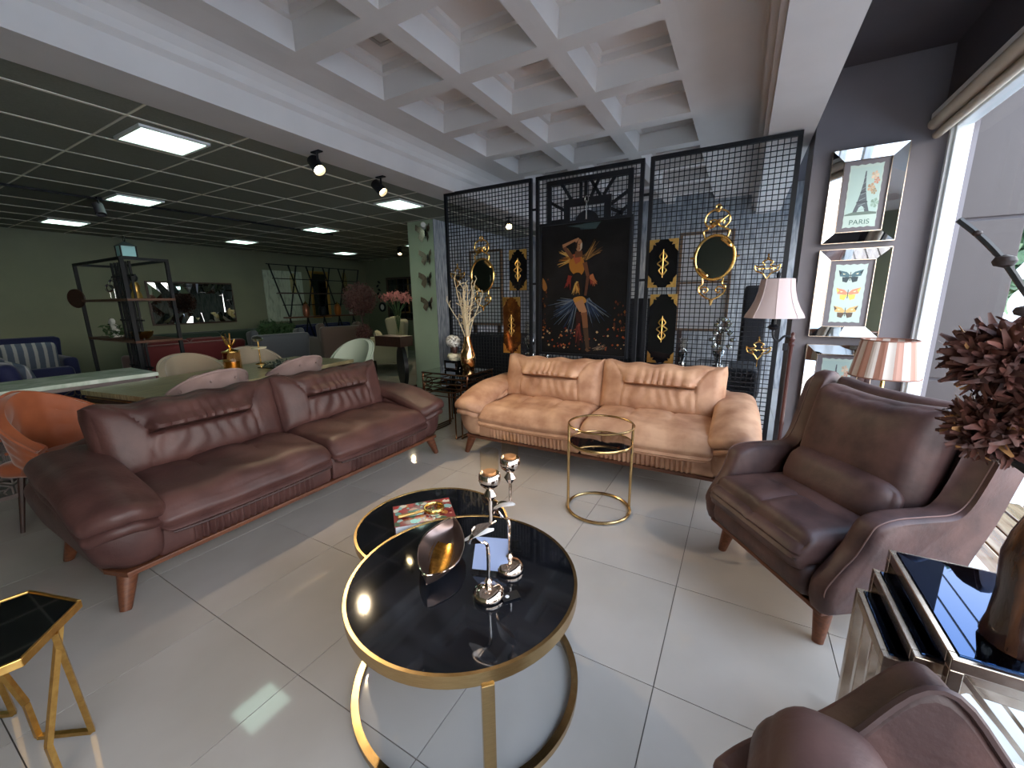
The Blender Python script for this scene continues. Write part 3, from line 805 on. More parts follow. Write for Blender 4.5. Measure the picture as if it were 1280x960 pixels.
p2 = screen_panel('middle panel of black wire mesh screen, carrying the clock and painting', .66, 1.715)
p3 = screen_panel('right panel of black wire mesh screen, next to the grey wall', 1.765, 2.845)
for p, x in ((p1, 1.11), (p2, 1.052)):
    for z in (.5, 1.55, 2.28): obj('hinge', MB().box(x, x+.058, -.006, .006, z, z+.022), IRON, p, smooth=0)

ck = thing('wall_clock', 'square black skeleton clock with roman numerals above the painting', 'clock', (.80, 3.765, 1.70))
m = MB()
for a, b, c, d in ((0, .83, 0, .045), (0, .83, .775, .82), (0, .045, .045, .775), (.785, .83, .045, .775)): m.box(a, b, -.012, .012, c, d)
obj('outer_frame', m, IRON, ck, smooth=0)
def nb(*pts):
    m = MB()
    for (a, b, c, d) in pts: m.bar((a-.80, 0, b-1.70), (c-.80, 0, d-1.70), .028, .016, up=(0, 1, 0))
    obj('numeral', m, IRON, ck, smooth=0)
nb((.945, 2.49, 1.05, 2.33)); nb((1.145, 2.49, 1.145, 2.33), (1.195, 2.49, 1.195, 2.33), (1.235, 2.49, 1.335, 2.33), (1.325, 2.49, 1.245, 2.33)); nb((1.475, 2.49, 1.365, 2.33))
nb((.83, 2.33, .99, 2.235)); nb((1.60, 2.345, 1.42, 2.235)); nb((1.43, 2.21, 1.55, 2.15), (1.60, 2.22, 1.48, 2.13)); nb((.83, 2.145, .99, 2.145))
nb((.83, 1.86, .99, 1.95)); nb((1.60, 1.86, 1.43, 1.95)); nb((1.05, 1.74, 1.1, 1.9)); nb((1.35, 1.74, 1.3, 1.9)); nb((1.2, 1.74, 1.2, 1.9))
m = MB()
for a, b, c, d in ((.18, .64, .56, .63), (.18, .64, .2, .26), (.18, .24, .26, .56), (.58, .64, .26, .56)): m.box(a, b, -.016, .006, c, d)
obj('inner_frame', m, IRON, ck, smooth=0)
obj('dial', MB().lathe([(.001, 0), (.12, 0), (.12, .012), (.001, .012)], 28, False), IRON, ck, (.41, .004, .40), (PI/2, 0, 0))
m = MB().bar((.41, -.02, .40), (.41, -.02, .60), .012, .003, up=(0, 1, 0)); m.tube([(.41+.018*math.cos(t), -.02, .61+.03*math.sin(t)) for t in np.linspace(0, 2*PI, 12, False)], .004, 5, True)
obj('hand', m, CHROMEW, ck, smooth=0)

# ------------------------------------------------ painting
pt = thing('painting', 'large dark framed painting of a dancer in feathers and gold', 'painting', (.735, 3.735, .835))
PW, PH = .915, 1.295
m = MB()
for a, b, c, d in ((0, PW, 0, .022), (0, PW, PH-.022, PH), (0, .022, .022, PH-.022), (PW-.022, PW, .022, PH-.022)): m.box(a, b, -.018, .025, c, d)
obj('frame', m, IRON, pt, smooth=0)
CANV = mat('dark_canvas', (9, 9, 10), .7, rgb2=(24, 22, 24), ns=3, lo=.4, hi=.8, distort=1, spec=.15)
cv = obj('canvas', MB().box(.02, PW-.02, -.004, .02, .02, PH-.02), CANV, pt, smooth=0)
m = MB(); Lz = [0]
def stroke(pts, col, w=None):
    # pts: polygon in canvas units (0..1 across, 0..1 up)
    Lz[0] += 1; y = -.0045-.00001*Lz[0]
    if len(pts) > 4: pts = [(q.x, q.y) for q in spl([(p[0], p[1]) for p in pts], 4, True)]
    m.add([(p[0]*PW, y, p[1]*PH) for p in pts], [tuple(range(len(pts)))], tuple(int(c*.66) for c in col))
def line(a, b, w0, w1, col):
    a = np.array(a); b = np.array(b); d = (b-a)*np.array([PW, PH]); d /= np.linalg.norm(d)+1e-9
    nrm = np.array([-d[1]/PW, d[0]/PH])
    stroke([a+nrm*w0, a-nrm*w0, b-nrm*w1, b+nrm*w1], col)
R_ = random.Random(3)
for k in range(9): stroke([(.5-.03*k*.5-.06, .965), (.5+.02*k+.02, .975), (.47+.02*k, .93)], (50+3*k, 70+3*k, 80+2*k))
for k in range(110):   # ember sparks
    x = R_.random(); z = .04+.17*R_.random()**1.2+.06*abs(x-.5); s = .004+.012*R_.random()
    c = R_.choice([(150, 60, 24), (190, 90, 40), (210, 130, 70), (120, 40, 26), (232, 190, 140)])
    stroke([(x-s, z), (x, z-s*.6), (x+s, z+.1*s), (x, z+s*.7)], c)
for k in range(50):
    x = R_.choice([R_.uniform(.03, .1), R_.uniform(.85, .97)]); z = R_.uniform(.2, .42 if x > .5 else .65); s = R_.uniform(.005, .014)
    stroke([(x-s, z), (x, z-s), (x+s, z), (x, z+s)], R_.choice([(110, 56, 26), (84, 44, 26), (150, 90, 40)]))
stroke([(.035, .60), (.075, .56), (.09, .52), (.06, .50), (.03, .53)], (168, 112, 52))
def feathers(o, n, a0, a1, l0, l1, cols, w=.006):
    for k in range(n):
        a = math.radians(a0+(a1-a0)*k/max(1, n-1)+R_.uniform(-4, 4)); l = R_.uniform(l0, l1)
        s = (o[0]+R_.uniform(-.02, .02), o[1]+R_.uniform(-.015, .015))
        line(s, (s[0]+l*math.cos(a), s[1]+l*math.sin(a)*.7), w, .0015, R_.choice(cols))
BL = [(52, 74, 110), (40, 58, 92), (88, 108, 132), (30, 40, 66), (120, 130, 140)]
feathers((.44, .42), 46, 175, 262, .16, .36, BL); feathers((.56, .43), 26, 268, 330, .14, .30, BL)
GD = [(196, 130, 50), (222, 164, 76), (150, 92, 36), (236, 190, 110)]
feathers((.40, .73), 22, 120, 205, .08, .20, GD, .012); feathers((.52, .73), 16, 15, 65, .12, .26, [(150, 110, 60), (200, 150, 80), (112, 80, 46)], .010)
feathers((.36, .60), 12, 230, 275, .06, .14, [(120, 34, 30), (150, 50, 40)], .010); feathers((.60, .60), 14, 270, 320, .06, .13, [(130, 40, 36), (170, 70, 50), (200, 120, 70)], .012)
SK = (206, 146, 104); SKD = (126, 78, 52)
stroke([(.36, .74), (.44, .76), (.50, .73), (.52, .66), (.48, .61), (.40, .62), (.35, .67)], (206, 132, 48))   # bodice
stroke([(.38, .76), (.47, .775), (.475, .71), (.42, .69)], (196, 96, 62))
stroke([(.40, .62), (.48, .62), (.50, .52), (.49, .44), (.42, .47), (.40, .54)], (34, 26, 24))
feathers((.44, .55), 26, 250, 295, .05, .13, GD, .008)
line((.45, .785), (.455, .74), .035, .04, SKD)
stroke([(.415, .83), (.43, .862), (.465, .868), (.488, .84), (.485, .80), (.46, .782), (.43, .79)], SK)      # head
stroke([(.46, .782), (.485, .80), (.488, .84), (.47, .83), (.468, .80)], (236, 214, 190))
stroke([(.41, .83), (.425, .865), (.465, .875), (.44, .85), (.43, .80)], (52, 32, 26))
line((.45, .832), (.462, .830), .003, .002, (40, 24, 20)); line((.455, .803), (.47, .803), .003, .002, (150, 50, 44))
line((.385, .735), (.275, .83), .020, .015, SKD); line((.272, .826), (.42, .866), .015, .010, SK)              # raised arm
line((.41, .855), (.45, .875), .018, .008, SK)
line((.52, .70), (.56, .60), .022, .016, SKD); line((.56, .60), (.535, .46), .016, .012, (110, 66, 46))
stroke([(.40, .44), (.50, .455), (.55, .42), (.50, .395), (.44, .39)], (216, 150, 66))
line((.46, .42), (.525, .33), .046, .034, SK); line((.525, .335), (.545, .22), .030, .026, (150, 98, 64)); line((.545, .22), (.575, .06), .026, .018, (92, 66, 48))
line((.46, .34), (.47, .08), .03, .012, (60, 30, 26))
feathers((.46, .24), 18, 255, 290, .10, .22, [(110, 44, 38), (150, 66, 50), (70, 32, 28)], .008)
stroke([(.56, .07), (.60, .045), (.57, .035), (.545, .05)], (120, 84, 58))
for k in range(14): line((.62+R_.uniform(0, .1), .05+R_.uniform(0, .03)), (.68+R_.uniform(0, .12), .06+R_.uniform(0, .04)), .002, .001, (150, 130, 110))
o = obj('brushwork', m, mat('oil_paint_colours', (255, 255, 255), .7, vcol=True, spec=.15), cv, smooth=0); o['kind'] = 'stuff'

# ------------------------------------------------ gilt mirrors and plaques on the screen
def ornate_mirror(label, x, z, Y):
    r = thing('ornate_mirror', label, 'mirror', (x, Y, z))
    def ov(R, rr, sx=.148, sz=.178): return [(sx*R*math.cos(t), 0, sz*R*math.sin(t)) for t in np.linspace(0, 2*PI, 40, False)]
    obj('oval_frame', MB().tube(ov(1, 0), .012, 8, True), GOLD, r)
    ml = MB(); q = ov(.95, 0); ml.add([(p[0], .004, p[2]) for p in q]+[(p[0], -.002, p[2]) for p in q], [tuple(range(39, -1, -1)), tuple(range(40, 80))]+[(i, (i+1) % 40, 40+(i+1) % 40, 40+i) for i in range(40)])
    obj('mirror_glass', ml, DMIRROR, r, smooth=0)
    m = MB()
    for s in (-1, 1):
        m.tube(spl([(s*.085, 0, .16), (s*.095, 0, .21), (s*.06, 0, .235), (s*.09, 0, .28), (s*.08, 0, .34), (s*.03, 0, .375), (0, 0, .36)], 5), .008, 6)
        m.tube(spl([(s*.06, 0, .235), (s*.02, 0, .25), (0, 0, .28), (s*.02, 0, .30), (s*.05, 0, .29), (s*.045, 0, .265)], 5), .008, 6)
    m.tube(spl([(-.08, 0, .25), (-.03, -.01, .262), (.03, -.01, .29), (.08, 0, .33)], 5), [.006]*5+[.016]*6+[.006]*5, 6)
    obj('top_scroll', m, GOLD, r)
    m = MB().ring(.018, .008, 0, 14, 6); o = obj('finial', m, GOLD, r, (0, 0, .395), (PI/2, 0, 0))
    m = MB()
    for s in (-1, 1):
        m.tube(spl([(s*.08, 0, -.165), (s*.075, 0, -.21), (s*.10, 0, -.235), (s*.095, 0, -.28), (s*.05, 0, -.32), (0, 0, -.345)], 5), .008, 6)
        m.tube(spl([(s*.095, 0, -.25), (s*.05, 0, -.235), (s*.03, 0, -.265), (s*.055, 0, -.285), (s*.065, 0, -.265)], 5), .007, 6)
    m.tube(spl([(0, 0, -.345), (0, 0, -.39)], 2), [.02, .014, .008], 8)
    obj('bottom_scroll', m, GOLD, r)
    for s in (-1, 1):
        obj('side_knob', MB().tube([(s*.15, 0, 0), (s*.185, 0, .005)], [.010, .005], 6), GOLD, r)
        m = MB(); m.tube(spl([(s*.04, -.012, s*.15), (s*.08, -.014, s*.12), (s*.12, -.012, s*.08)], 4), [.008, .014, .016, .014, .016, .014, .016, .012, .006], 6); obj('frame_leaf', m, GOLD, r)
    return r
ornate_mirror('gilt oval mirror with scrolls on the right mesh panel', 2.325, 1.72, 3.765)
ornate_mirror('gilt oval mirror with scrolls on the left mesh panel', .01, 1.67, 3.765)
def plaque(label, x0, x1, z0, z1, Y, glass, warm=True):
    r = thing('mirror_plaque', label, 'wall decoration', (x0, Y, z0)); W, H = x1-x0, z1-z0
    obj('glass', MB().box(0, W, -.003, .006, 0, H), glass, r, smooth=0)
    c = .085
    for sx, sz in ((0, 0), (1, 0), (1, 1), (0, 1)):
        fx = (lambda t: W-t) if sx else (lambda t: t); fz = (lambda t: H-t) if sz else (lambda t: t)
        pts = [(0, 0), (c, 0), (c*.85, c*.25), (c*.5, c*.3), (c*.62, c*.55), (c*.35, c*.5), (c*.3, c*.9), (0, c*1.25)]
        V = [(fx(a), -.012, fz(b)) for a, b in pts]; V2 = [(fx(a), -.003, fz(b)) for a, b in pts]; n = len(pts)
        o = MB().add(V+V2, [tuple(range(n)), tuple(range(2*n-1, n-1, -1))]+[(i, (i+1) % n, n+(i+1) % n, n+i) for i in range(n)])
        obj('corner_ornament', o, OGOLD, r, smooth=0)
    m = MB(); cx, cz = W/2, H*.5
    for s in (-1, 1):
        m.tube(spl([(cx, -.01, cz+.10), (cx+s*.03, -.012, cz+.06), (cx+s*.012, -.012, cz+.03), (cx+s*.045, -.012, cz), (cx+s*.012, -.012, cz-.03), (cx+s*.03, -.012, cz-.06), (cx, -.01, cz-.10)], 4), .006, 5)
    m.tube([(cx, -.012, cz+.12), (cx, -.014, cz), (cx, -.012, cz-.12)], [.003, .007, .003], 6)
    obj('centre_ornament', m, OGOLD, r)
    return r
SMK = mat('smoked_black_glass', (20, 20, 24), .06, .4)
AMB = mat('amber_smoked_glass', (120, 76, 34), .12, .7, rgb2=(70, 34, 22), ns=8)
plaque('upper black glass plaque with gilt corners, right mesh panel', 1.80, 2.04, 1.49, 1.90, 3.77, SMK)
plaque('lower taller black glass plaque with gilt corners, right mesh panel', 1.83, 2.06, .81, 1.43, 3.77, SMK)
plaque('upper black glass plaque with gilt corners, left mesh panel', .36, .565, 1.50, 1.915, 3.77, SMK)
plaque('amber glass plaque with gilt corners, left mesh panel above the tan sofa', .27, .485, .82, 1.43, 3.77, AMB)
def scroll_hook(label, x, z, Y, k=1.0, hook=True):
    r = thing('scroll_hook', label, 'wall hook', (x, Y, z)); m = MB()
    for s in (-1, 1):
        m.tube(spl([(0, 0, .075*k), (s*.035*k, 0, .055*k), (s*.02*k, 0, .03*k), (s*.06*k, 0, .02*k), (s*.085*k, 0, .03*k), (s*.075*k, 0, -.01*k), (s*.03*k, 0, -.03*k), (0, 0, -.075*k)], 5), .006*k, 6)
        m.tube(spl([(s*.01*k, 0, 0), (s*.03*k, 0, .012*k), (s*.04*k, 0, -.005*k), (s*.025*k, 0, -.018*k)], 4), .005*k, 5)
    m.bar((-.06*k, .004, .005*k), (.06*k, .004, .005*k), .008, .006); obj('scrollwork', m, GOLD, r)
    obj('finial', MB().lathe([(.001, .07*k), (.012*k, .085*k), (.004*k, .10*k), (.009*k, .11*k), (.001, .12*k)], 10, False), GOLD, r)
    if hook: obj('hook', MB().tube(spl([(0, -.004, -.07*k), (0, -.02, -.10*k), (0, -.03, -.125*k), (0, -.012, -.135*k)], 4), .004, 5), GOLD, r)
    return r
scroll_hook('gilt scroll hook below the lilac lampshade', 2.71, .96, 3.765)
scroll_hook('gilt scroll hook above the lilac lampshade', 2.71, 1.61, 3.765)
scroll_hook('small gilt scroll hook at the far left of the mesh screen', -.33, 1.68, 3.765, 1.15)

# ================================================================== grey wall: three frames
def photo_frame(label, x0, x1, z0, z1, kind):
    r = thing('mirrored_picture_frame', label, 'picture', (x0, 3.885, z0)); W, H = x1-x0, z1-z0; b = .078
    O = [(0, 0), (W, 0), (W, H), (0, H)]; I = [(b, b), (W-b, b), (W-b, H-b), (b, H-b)]
    for k in range(4):
        a, c = O[k], O[(k+1) % 4]; d, e = I[(k+1) % 4], I[k]
        V = [(a[0], -.035, a[1]), (c[0], -.035, c[1]), (d[0], -.014, d[1]), (e[0], -.014, e[1]), (a[0], .013, a[1]), (c[0], .013, c[1]), (d[0], .0, d[1]), (e[0], .0, e[1])]
        obj('mirror_bevel', MB().add(V, [(0,1,2,3),(7,6,5,4),(0,4,5,1),(1,5,6,2),(2,6,7,3),(3,7,4,0)]), MIRROR, r, smooth=0)
    m = MB()
    for P, y, w in ((O, -.036, .004), (I, -.016, .004)):
        for k in range(4):
            a, c = P[k], P[(k+1) % 4]; m.bar((a[0], y, a[1]), (c[0], y, c[1]), w, w)
    obj('gilt_edging', m, STEEL, r, smooth=0)
    bk = obj('mount', MB().box(b, W-b, -.006, .004, b, H-b), GREYW, r, smooth=0)
    w, h = W-2*b, H-2*b; cx, cz = W/2, H/2
    pm = MB(); pw, ph = w*.36, h*.44; E = []
    for (ax, az, bx, bz, n) in ((-1, -1, 1, -1, 9), (1, -1, 1, 1, 14), (1, 1, -1, 1, 9), (-1, 1, -1, -1, 14)):
        for i in range(n):
            t = i/n; s = 1-.03*(i % 2); E.append((cx+(ax+(bx-ax)*t)*pw*s, cz+(az+(bz-az)*t)*ph*s))
    y = -.0075
    pm.add([(p[0], y, p[1]) for p in E], [tuple(range(len(E)))], (188, 206, 197))
    def pg(pts, col, dy=.0002): pm.add([(cx+p[0]*pw, y-dy, cz+p[1]*ph) for p in pts], [tuple(range(len(pts)))], col)
    if kind == 'tower':
        pg([(-.9, -.55), (.9, -.55), (.9, .9), (-.9, .9)], (178, 202, 196), .0001)
        T = (84, 92, 98)
        L = [(-.50, -.52), (-.30, -.20), (-.16, .12), (-.07, .45), (-.03, .78), (.03, .78), (.07, .45), (.16, .12), (.30, -.20), (.50, -.52), (.24, -.52)]
        pg(L+[(.14, -.36), (0, -.30), (-.14, -.36), (-.24, -.52)], T)
        pg([(-.34, -.21), (.34, -.21), (.32, -.17), (-.32, -.17)], (64, 70, 76), .0003); pg([(-.18, .10), (.18, .10), (.17, .14), (-.17, .14)], (64, 70, 76), .0003)
        for k in range(7): zz = -.48+k*.17; hw = .05+.24*max(0, (.6-zz))/1.1*.8; pg([(-hw, zz), (hw, zz+.07), (hw, zz+.085), (-hw, zz+.015)], (150, 166, 166), .0004)
        pg([(-.95, -.56), (-.5, -.50), (.5, -.50), (.95, -.54), (.95, -.60), (-.95, -.60)], (104, 122, 112), .0003)
        for (fx, fz, s, c) in ((.55, .62, .2, (226, 198, 170)), (.70, .45, .16, (206, 150, 128)), (.42, .25, .2, (202, 168, 136)), (.62, .12, .15, (168, 150, 120)), (.75, -.25, .22, (150, 176, 160))):
            for q in range(5):
                a = q*2*PI/5; pg([(fx, fz), (fx+s*math.cos(a-.5), fz+s*.6*math.sin(a-.5)), (fx+s*1.2*math.cos(a), fz+s*.75*math.sin(a)), (fx+s*math.cos(a+.5), fz+s*.6*math.sin(a+.5))], tuple(max(0, v-12*(q % 3)) for v in c), .0003+q*.00002)
        V, F = text_mesh('PARIS', .048, .0002)
        pm.add([(cx+v[0], y-.0006-v[2], cz-ph*.90+v[1]) for v in V], F, (70, 106, 96))
    else:
        for zz, c1, c2, sd in ((.62, (72, 104, 112), (44, 60, 66), 1), (.02, (226, 142, 110), (222, 206, 96), 2), (-.60, (216, 176, 110), (92, 74, 60), 3)):
            for s in (-1, 1):
                pg([(0, zz), (s*.25, zz+.12), (s*.78, zz+.19), (s*.66, zz-.02), (s*.12, zz-.06)], c1)
                pg([(0, zz-.05), (s*.5, zz-.05), (s*.46, zz-.2), (s*.18, zz-.24)], c2, .00015)
                pg([(s*.55, zz+.10), (s*.78, zz+.19), (s*.68, zz+.02)], c2, .0003)
                pg([(s*.3, zz+.05), (s*.5, zz+.08), (s*.45, zz+.03)], (230, 226, 190), .0003)
            pg([(-.025, zz-.18), (.025, zz-.18), (.02, zz+.12), (-.02, zz+.12)], (50, 46, 40), .0004)
    obj('print', pm, VCOL, bk, smooth=0)
    return r
photo_frame('top mirrored frame with eiffel tower print on the grey wall', 3.045, 3.465, 1.78, 2.425, 'tower')
photo_frame('middle mirrored frame with three butterflies print on the grey wall', 3.045, 3.465, 1.085, 1.735, 'butterfly')
photo_frame('bottom mirrored frame with tower print, half behind the wing armchair', 3.045, 3.465, .375, 1.02, 'tower')
ou = thing('wall_outlet', 'white double power outlet low on the grey wall', 'outlet', (2.985, 3.895, .075))
obj('plate', MB().box(0, .10, -.008, .006, 0, .095), WHITEPL, ou, smooth=0, bevel=.003)
obj('socket', MB().lathe([(.022, .0), (.026, 0), (.026, .004), (.022, .004), (.001, .001)], 16, False), WHITEPL, ou, (.062, -.008, .047), (PI/2, 0, 0))

# ================================================================== lamps by the wall
fl = thing('floor_lamp', 'tall dark floor lamp with lilac white bell shade by the screen', 'floor lamp', (2.915, 3.58, 0))
obj('base', MB().lathe([(.001, 0), (.13, 0), (.13, .015), (.06, .03), (.02, .06), (.001, .06)], 24, False), DWOOD, fl)
obj('pole', MB().lathe([(.001, .05), (.013, .05), (.013, .4), (.017, .42), (.013, .44), (.013, 1.02), (.022, 1.04), (.012, 1.055), (.02, 1.08), (.010, 1.10), (.014, 1.12), (.001, 1.135)], 14, False), mat('mahogany_pole', (70, 34, 30), .35), fl)
obj('arm', MB().tube(spl([(0, 0, 1.085), (-.05, 0, 1.10), (-.09, 0, 1.06), (-.125, 0, 1.10), (-.13, 0, 1.20)], 6), .009, 8), IRON, fl)
obj('switch_box', MB().box(-.055, -.025, -.014, .014, .99, 1.045), IRON, fl, smooth=0, bevel=.003)
obj('lamp_holder', MB().lathe([(.001, 1.14), (.028, 1.15), (.04, 1.17), (.018, 1.19), (.018, 1.30), (.001, 1.30)], 14, False), IRON, fl, (-.13, 0, 0))
sp = MB(); prof = [(.196, 1.238), (.187, 1.262), (.160, 1.31), (.135, 1.37), (.117, 1.44), (.107, 1.525)]
n = 8; V = []; F = []
N2 = 32
for q, (r_, z) in enumerate(prof):
    for i in range(N2):
        a = 2*PI*i/N2; k = 1-.045*abs(math.sin(a*4)); V.append((r_*k*math.cos(a), r_*k*math.sin(a), z))
for q in range(len(prof)-1):
    for i in range(N2): F.append((q*N2+i, q*N2+(i+1) % N2, (q+1)*N2+(i+1) % N2, (q+1)*N2+i))
sp.add(V, F); so = obj('shade', sp, SHADE, fl, (-.135, 0, 0), smooth=25)
m = MB()
for k in range(8): m.tube([(r_*math.cos(k*PI/4)*1.002, r_*math.sin(k*PI/4)*1.002, z) for r_, z in prof], .003, 5)
obj('panel_seam', m, SHADE, so); obj('finial', MB().lathe([(.001, 1.53), (.010, 1.53), (.016, 1.56), (.006, 1.575), (.001, 1.59)], 10, False), IRON, fl, (-.135, 0, 0))

st = thing('round_side_table', 'low gold legged round table behind the wing armchair', 'side table', (3.31, 3.43, 0))
obj('top', MB().lathe([(.001, .385), (.26, .385), (.265, .392), (.26, .40), (.001, .40)], 40, False), BLACKG, st)
obj('rim', MB().ring(.262, .007, .39, 40, 6), GOLD, st)
for k in range(4):
    a = k*PI/2+.6
    m = MB().tube(spl([(.25*math.cos(a), .25*math.sin(a), .385), (.18*math.cos(a), .18*math.sin(a), .2), (.22*math.cos(a), .22*math.sin(a), 0)], 5), .008, 6)
    m.tube([(.18*math.cos(a), .18*math.sin(a), .2), (.22*math.cos(a+.5), .22*math.sin(a+.5), .385)], .005, 5); obj('leg', m, GOLD, st)
for k, (dx, z) in enumerate(((-.13, .401), (-.12, .418), (-.105, .435))):
    p = thing('black_plate', ['lowest', 'middle', 'topmost'][k]+' glossy black gold rimmed plate stacked behind the armchair', 'plate', (3.31+dx, 3.31, z), 0, 'stacked black plates')
    obj('dish', MB().lathe([(.001, 0), (.06, 0), (.115, .014), (.117, .017), (.06, .004), (.001, .004)], 28, False), BLACKG, p); obj('rim', MB().ring(.116, .002, .016, 28, 5), GOLD, p)
bw = thing('black_bowl', 'rounded black glass bowl on the stacked plates', 'bowl', (3.21, 3.31, .455))
obj('body', MB().lathe([(.001, 0), (.03, 0), (.06, .03), (.062, .055), (.055, .06), (.05, .035), (.001, .008)], 24, False), BLACKG, bw)
tl = thing('table_lamp', 'table lamp with striped pleated shade behind the wing armchair', 'table lamp', (3.45, 3.50, .40))
obj('base', MB().lathe([(.001, 0), (.07, 0), (.07, .012), (.03, .02), (.001, .02)], 20, False), GOLD, tl)
obj('body', MB().lathe([(.001, .02), (.02, .02), (.035, .07), (.05, .14), (.045, .20), (.02, .26), (.012, .30), (.022, .33), (.012, .36), (.012, .50), (.001, .50)], 20, False), GLASSC and GOLD, tl)
m = MB(); N2 = 72; V = []; F = []; cols = []
for q, (r_, z) in enumerate(((.187, .452), (.147, .70))):
    for i in range(N2):
        a = 2*PI*i/N2; k = 1+.012*(1 if (i // 2) % 2 else -1); V.append((r_*k*math.cos(a), r_*k*math.sin(a), z))
for i in range(N2):
    m_col = (196, 186, 178) if (i // 3) % 2 else (156, 112, 96)
    cols.append(m_col); F.append((i, (i+1) % N2, N2+(i+1) % N2, N2+i))
for f, c in zip(F, cols): pass
m.v = [tuple(v) for v in V]; m.f = F; m.c = cols
so = obj('shade', m, VCOL, tl, smooth=20)
TRIMB = mat('brown_trim', (120, 80, 66), .7)
obj('shade_trim', MB().ring(.188, .004, .452, 48, 6), TRIMB, so); obj('shade_trim', MB().ring(.148, .004, .70, 48, 6), TRIMB, so)

# ================================================================== things on the tables
def candle(label, x, y, z, rz):
    r = thing('candle_holder', label, 'candle holder', (x, y, z), rz, None)
    obj('base', MB().lathe([(.001, 0), (.050, 0), (.052, .008), (.050, .018), (.036, .030), (.012, .036), (.010, .05), (.014, .056), (.009, .064), (.001, .064)], 28, False), CHROME, r)
    obj('stem', MB().tube(spl([(0, 0, .06), (.002, 0, .13), (0, 0, .185), (-.012, -.002, .20)], 5), .006, 8), CHROME, r)
    def rib(u, v):
        # a flat leaf shaped ribbon that leaves the stem, swings out and returns with half a twist
        t = u*PI*1.15; w = (v-.5)*.046*math.sin(PI*min(.97, max(.03, u)))
        tw = -.5+1.9*u
        return (-.012-.046*math.sin(t)+.022*u+w*math.cos(tw)*.3, -.006-.020*math.sin(t)+w*math.sin(tw), .198+.078*u+w*math.cos(tw))
    obj('ribbon_loop', MB().shell(rib, 26, 5, .0025), CHROME, r, smooth=60)
    obj('upper_stem', MB().tube(spl([(.012, 0, .270), (.014, 0, .285), (.014, 0, .355)], 5), .0055, 8), CHROME, r)
    obj('cup', MB().lathe([(.001, .350), (.010, .350), (.021, .368), (.010, .386), (.014, .390), (.031, .405), (.036, .422), (.034, .438), (.030, .442), (.027, .436), (.001, .415)], 24, False), CHROME, r, (.014, 0, 0))
    obj('glass_sleeve', MB().lathe([(.0275, .434), (.029, .45), (.029, .515), (.0275, .515), (.0275, .45), (.0265, .436)], 24, False), SLEEVE, r, (.014, 0, 0))
    obj('candle', MB().lathe([(.001, .416), (.021, .425), (.021, .448), (.001, .446)], 14, False), mat('amber_wax', (186, 136, 96), .5) if 'amber_wax' not in bpy.data.materials else bpy.data.materials['amber_wax'], r, (.014, 0, 0))
    return r
candle('taller front rose chrome candle holder with twisted ribbon stem', 1.905, .875, .427, .3)
candle('rear rose chrome candle holder, behind and right of the other', 1.90, 1.025, .427, -.5)
cd = thing('sign_holder', 'clear acrylic price card holder lying between the candle holders', 'sign holder', (1.845, 1.005, .427), .35)
m = MB(); m.T = TR((0, 0, .048), (-.72, 0, 0)); m.box(-.075, .085, -.002, .002, -.06, .06); obj('acrylic_front', m, GLASSC, cd, smooth=0)
m = MB(); m.T = TR((0, .078, .048), (.72, 0, 0)); m.box(-.075, .085, -.002, .002, -.06, .06); obj('acrylic_back', m, GLASSC, cd, smooth=0)
m = MB(); m.T = TR((-.004, .001, .05), (-.72, 0, 0)); m.box(-.07, .06, -.0035, -.002, -.052, .06); obj('card', m, mat('pale_blue_card', (150, 162, 196), .4), cd, smooth=0)
for k, (dx, dy, dz, rr) in enumerate(((1.893, .885, .655, .3), (1.905, 1.025, .69, -.2))):
    c = thing('leaf_card', ['white folded leaf card perched on the front candle holder', 'white leaf card on the rear candle holder'][k], 'card', (dx-.012, dy-.02, dz), rr)
    def lf(u, v): return ((u-.5)*.10, (v-.5)*.05*math.sin(PI*(.04+.92*u)), .012*math.cos((u-.5)*3)+.05*(u-.5)-.016*abs(v-.5))
    obj('leaf', MB().shell(lf, 12, 4, .001), PAPER, c, smooth=40)
tg = thing('price_tag', 'small black price tag beside the front candle base', 'tag', (1.972, .905, .427), .9)
m = MB(); m.T = TR((0, 0, .002)); m.box(-.03, .03, -.018, .018, 0, .0015); t_ = obj('card', m, BLACKP, tg, smooth=0)
obj('white_dot', MB().lathe([(.001, 0), (.007, 0), (.007, .0006), (.001, .0006)], 12, False), PAPER, tg, (-.012, 0, .0036))
obj('string', MB().tube([(-.03, 0, .003), (-.045, .004, .006), (-.055, .0, .02)], .001, 4), PAPER, tg)

lb = thing('leaf_bowl', 'leaf shaped bowl, bronze outside and gold within, on the large coffee table', 'bowl', (1.648, .945, .427), math.radians(106))
def bowl(u, v):
    # u along length, v across
    t = u*2-1; w = .088*(1-abs(t)**2.2)**.8+.001; s = (v*2-1)
    x = .165*t; y = w*s*(1+.08*t)
    z = .008+.048*abs(s)**2.2*(1-.3*t*t)+(.046*t**3 if t > 0 else .020*t**4)
    return (x, y+.018*math.sin(t*2.2), z)
obj('outside', MB().shell(lambda u, v: (bowl(u, 1-v)[0], bowl(u, 1-v)[1], bowl(u, 1-v)[2]-.004), 30, 14, .0035), mat('bronze_bowl', (122, 104, 98), .28, .9), lb, smooth=70)
obj('lining', MB().shell(lambda u, v: bowl(.06+.70*u, .14+.72*v), 24, 12, .0012), mat('gold_lining', (196, 146, 66), .25, 1.0, rgb2=(150, 104, 44), ns=60), lb, smooth=70)
obj('rim', MB().tube([bowl(t, 0) for t in np.linspace(.01, .99, 30)]+[bowl(t, 1) for t in np.linspace(.99, .01, 30)], .0025, 5, True), CHROME, lb)

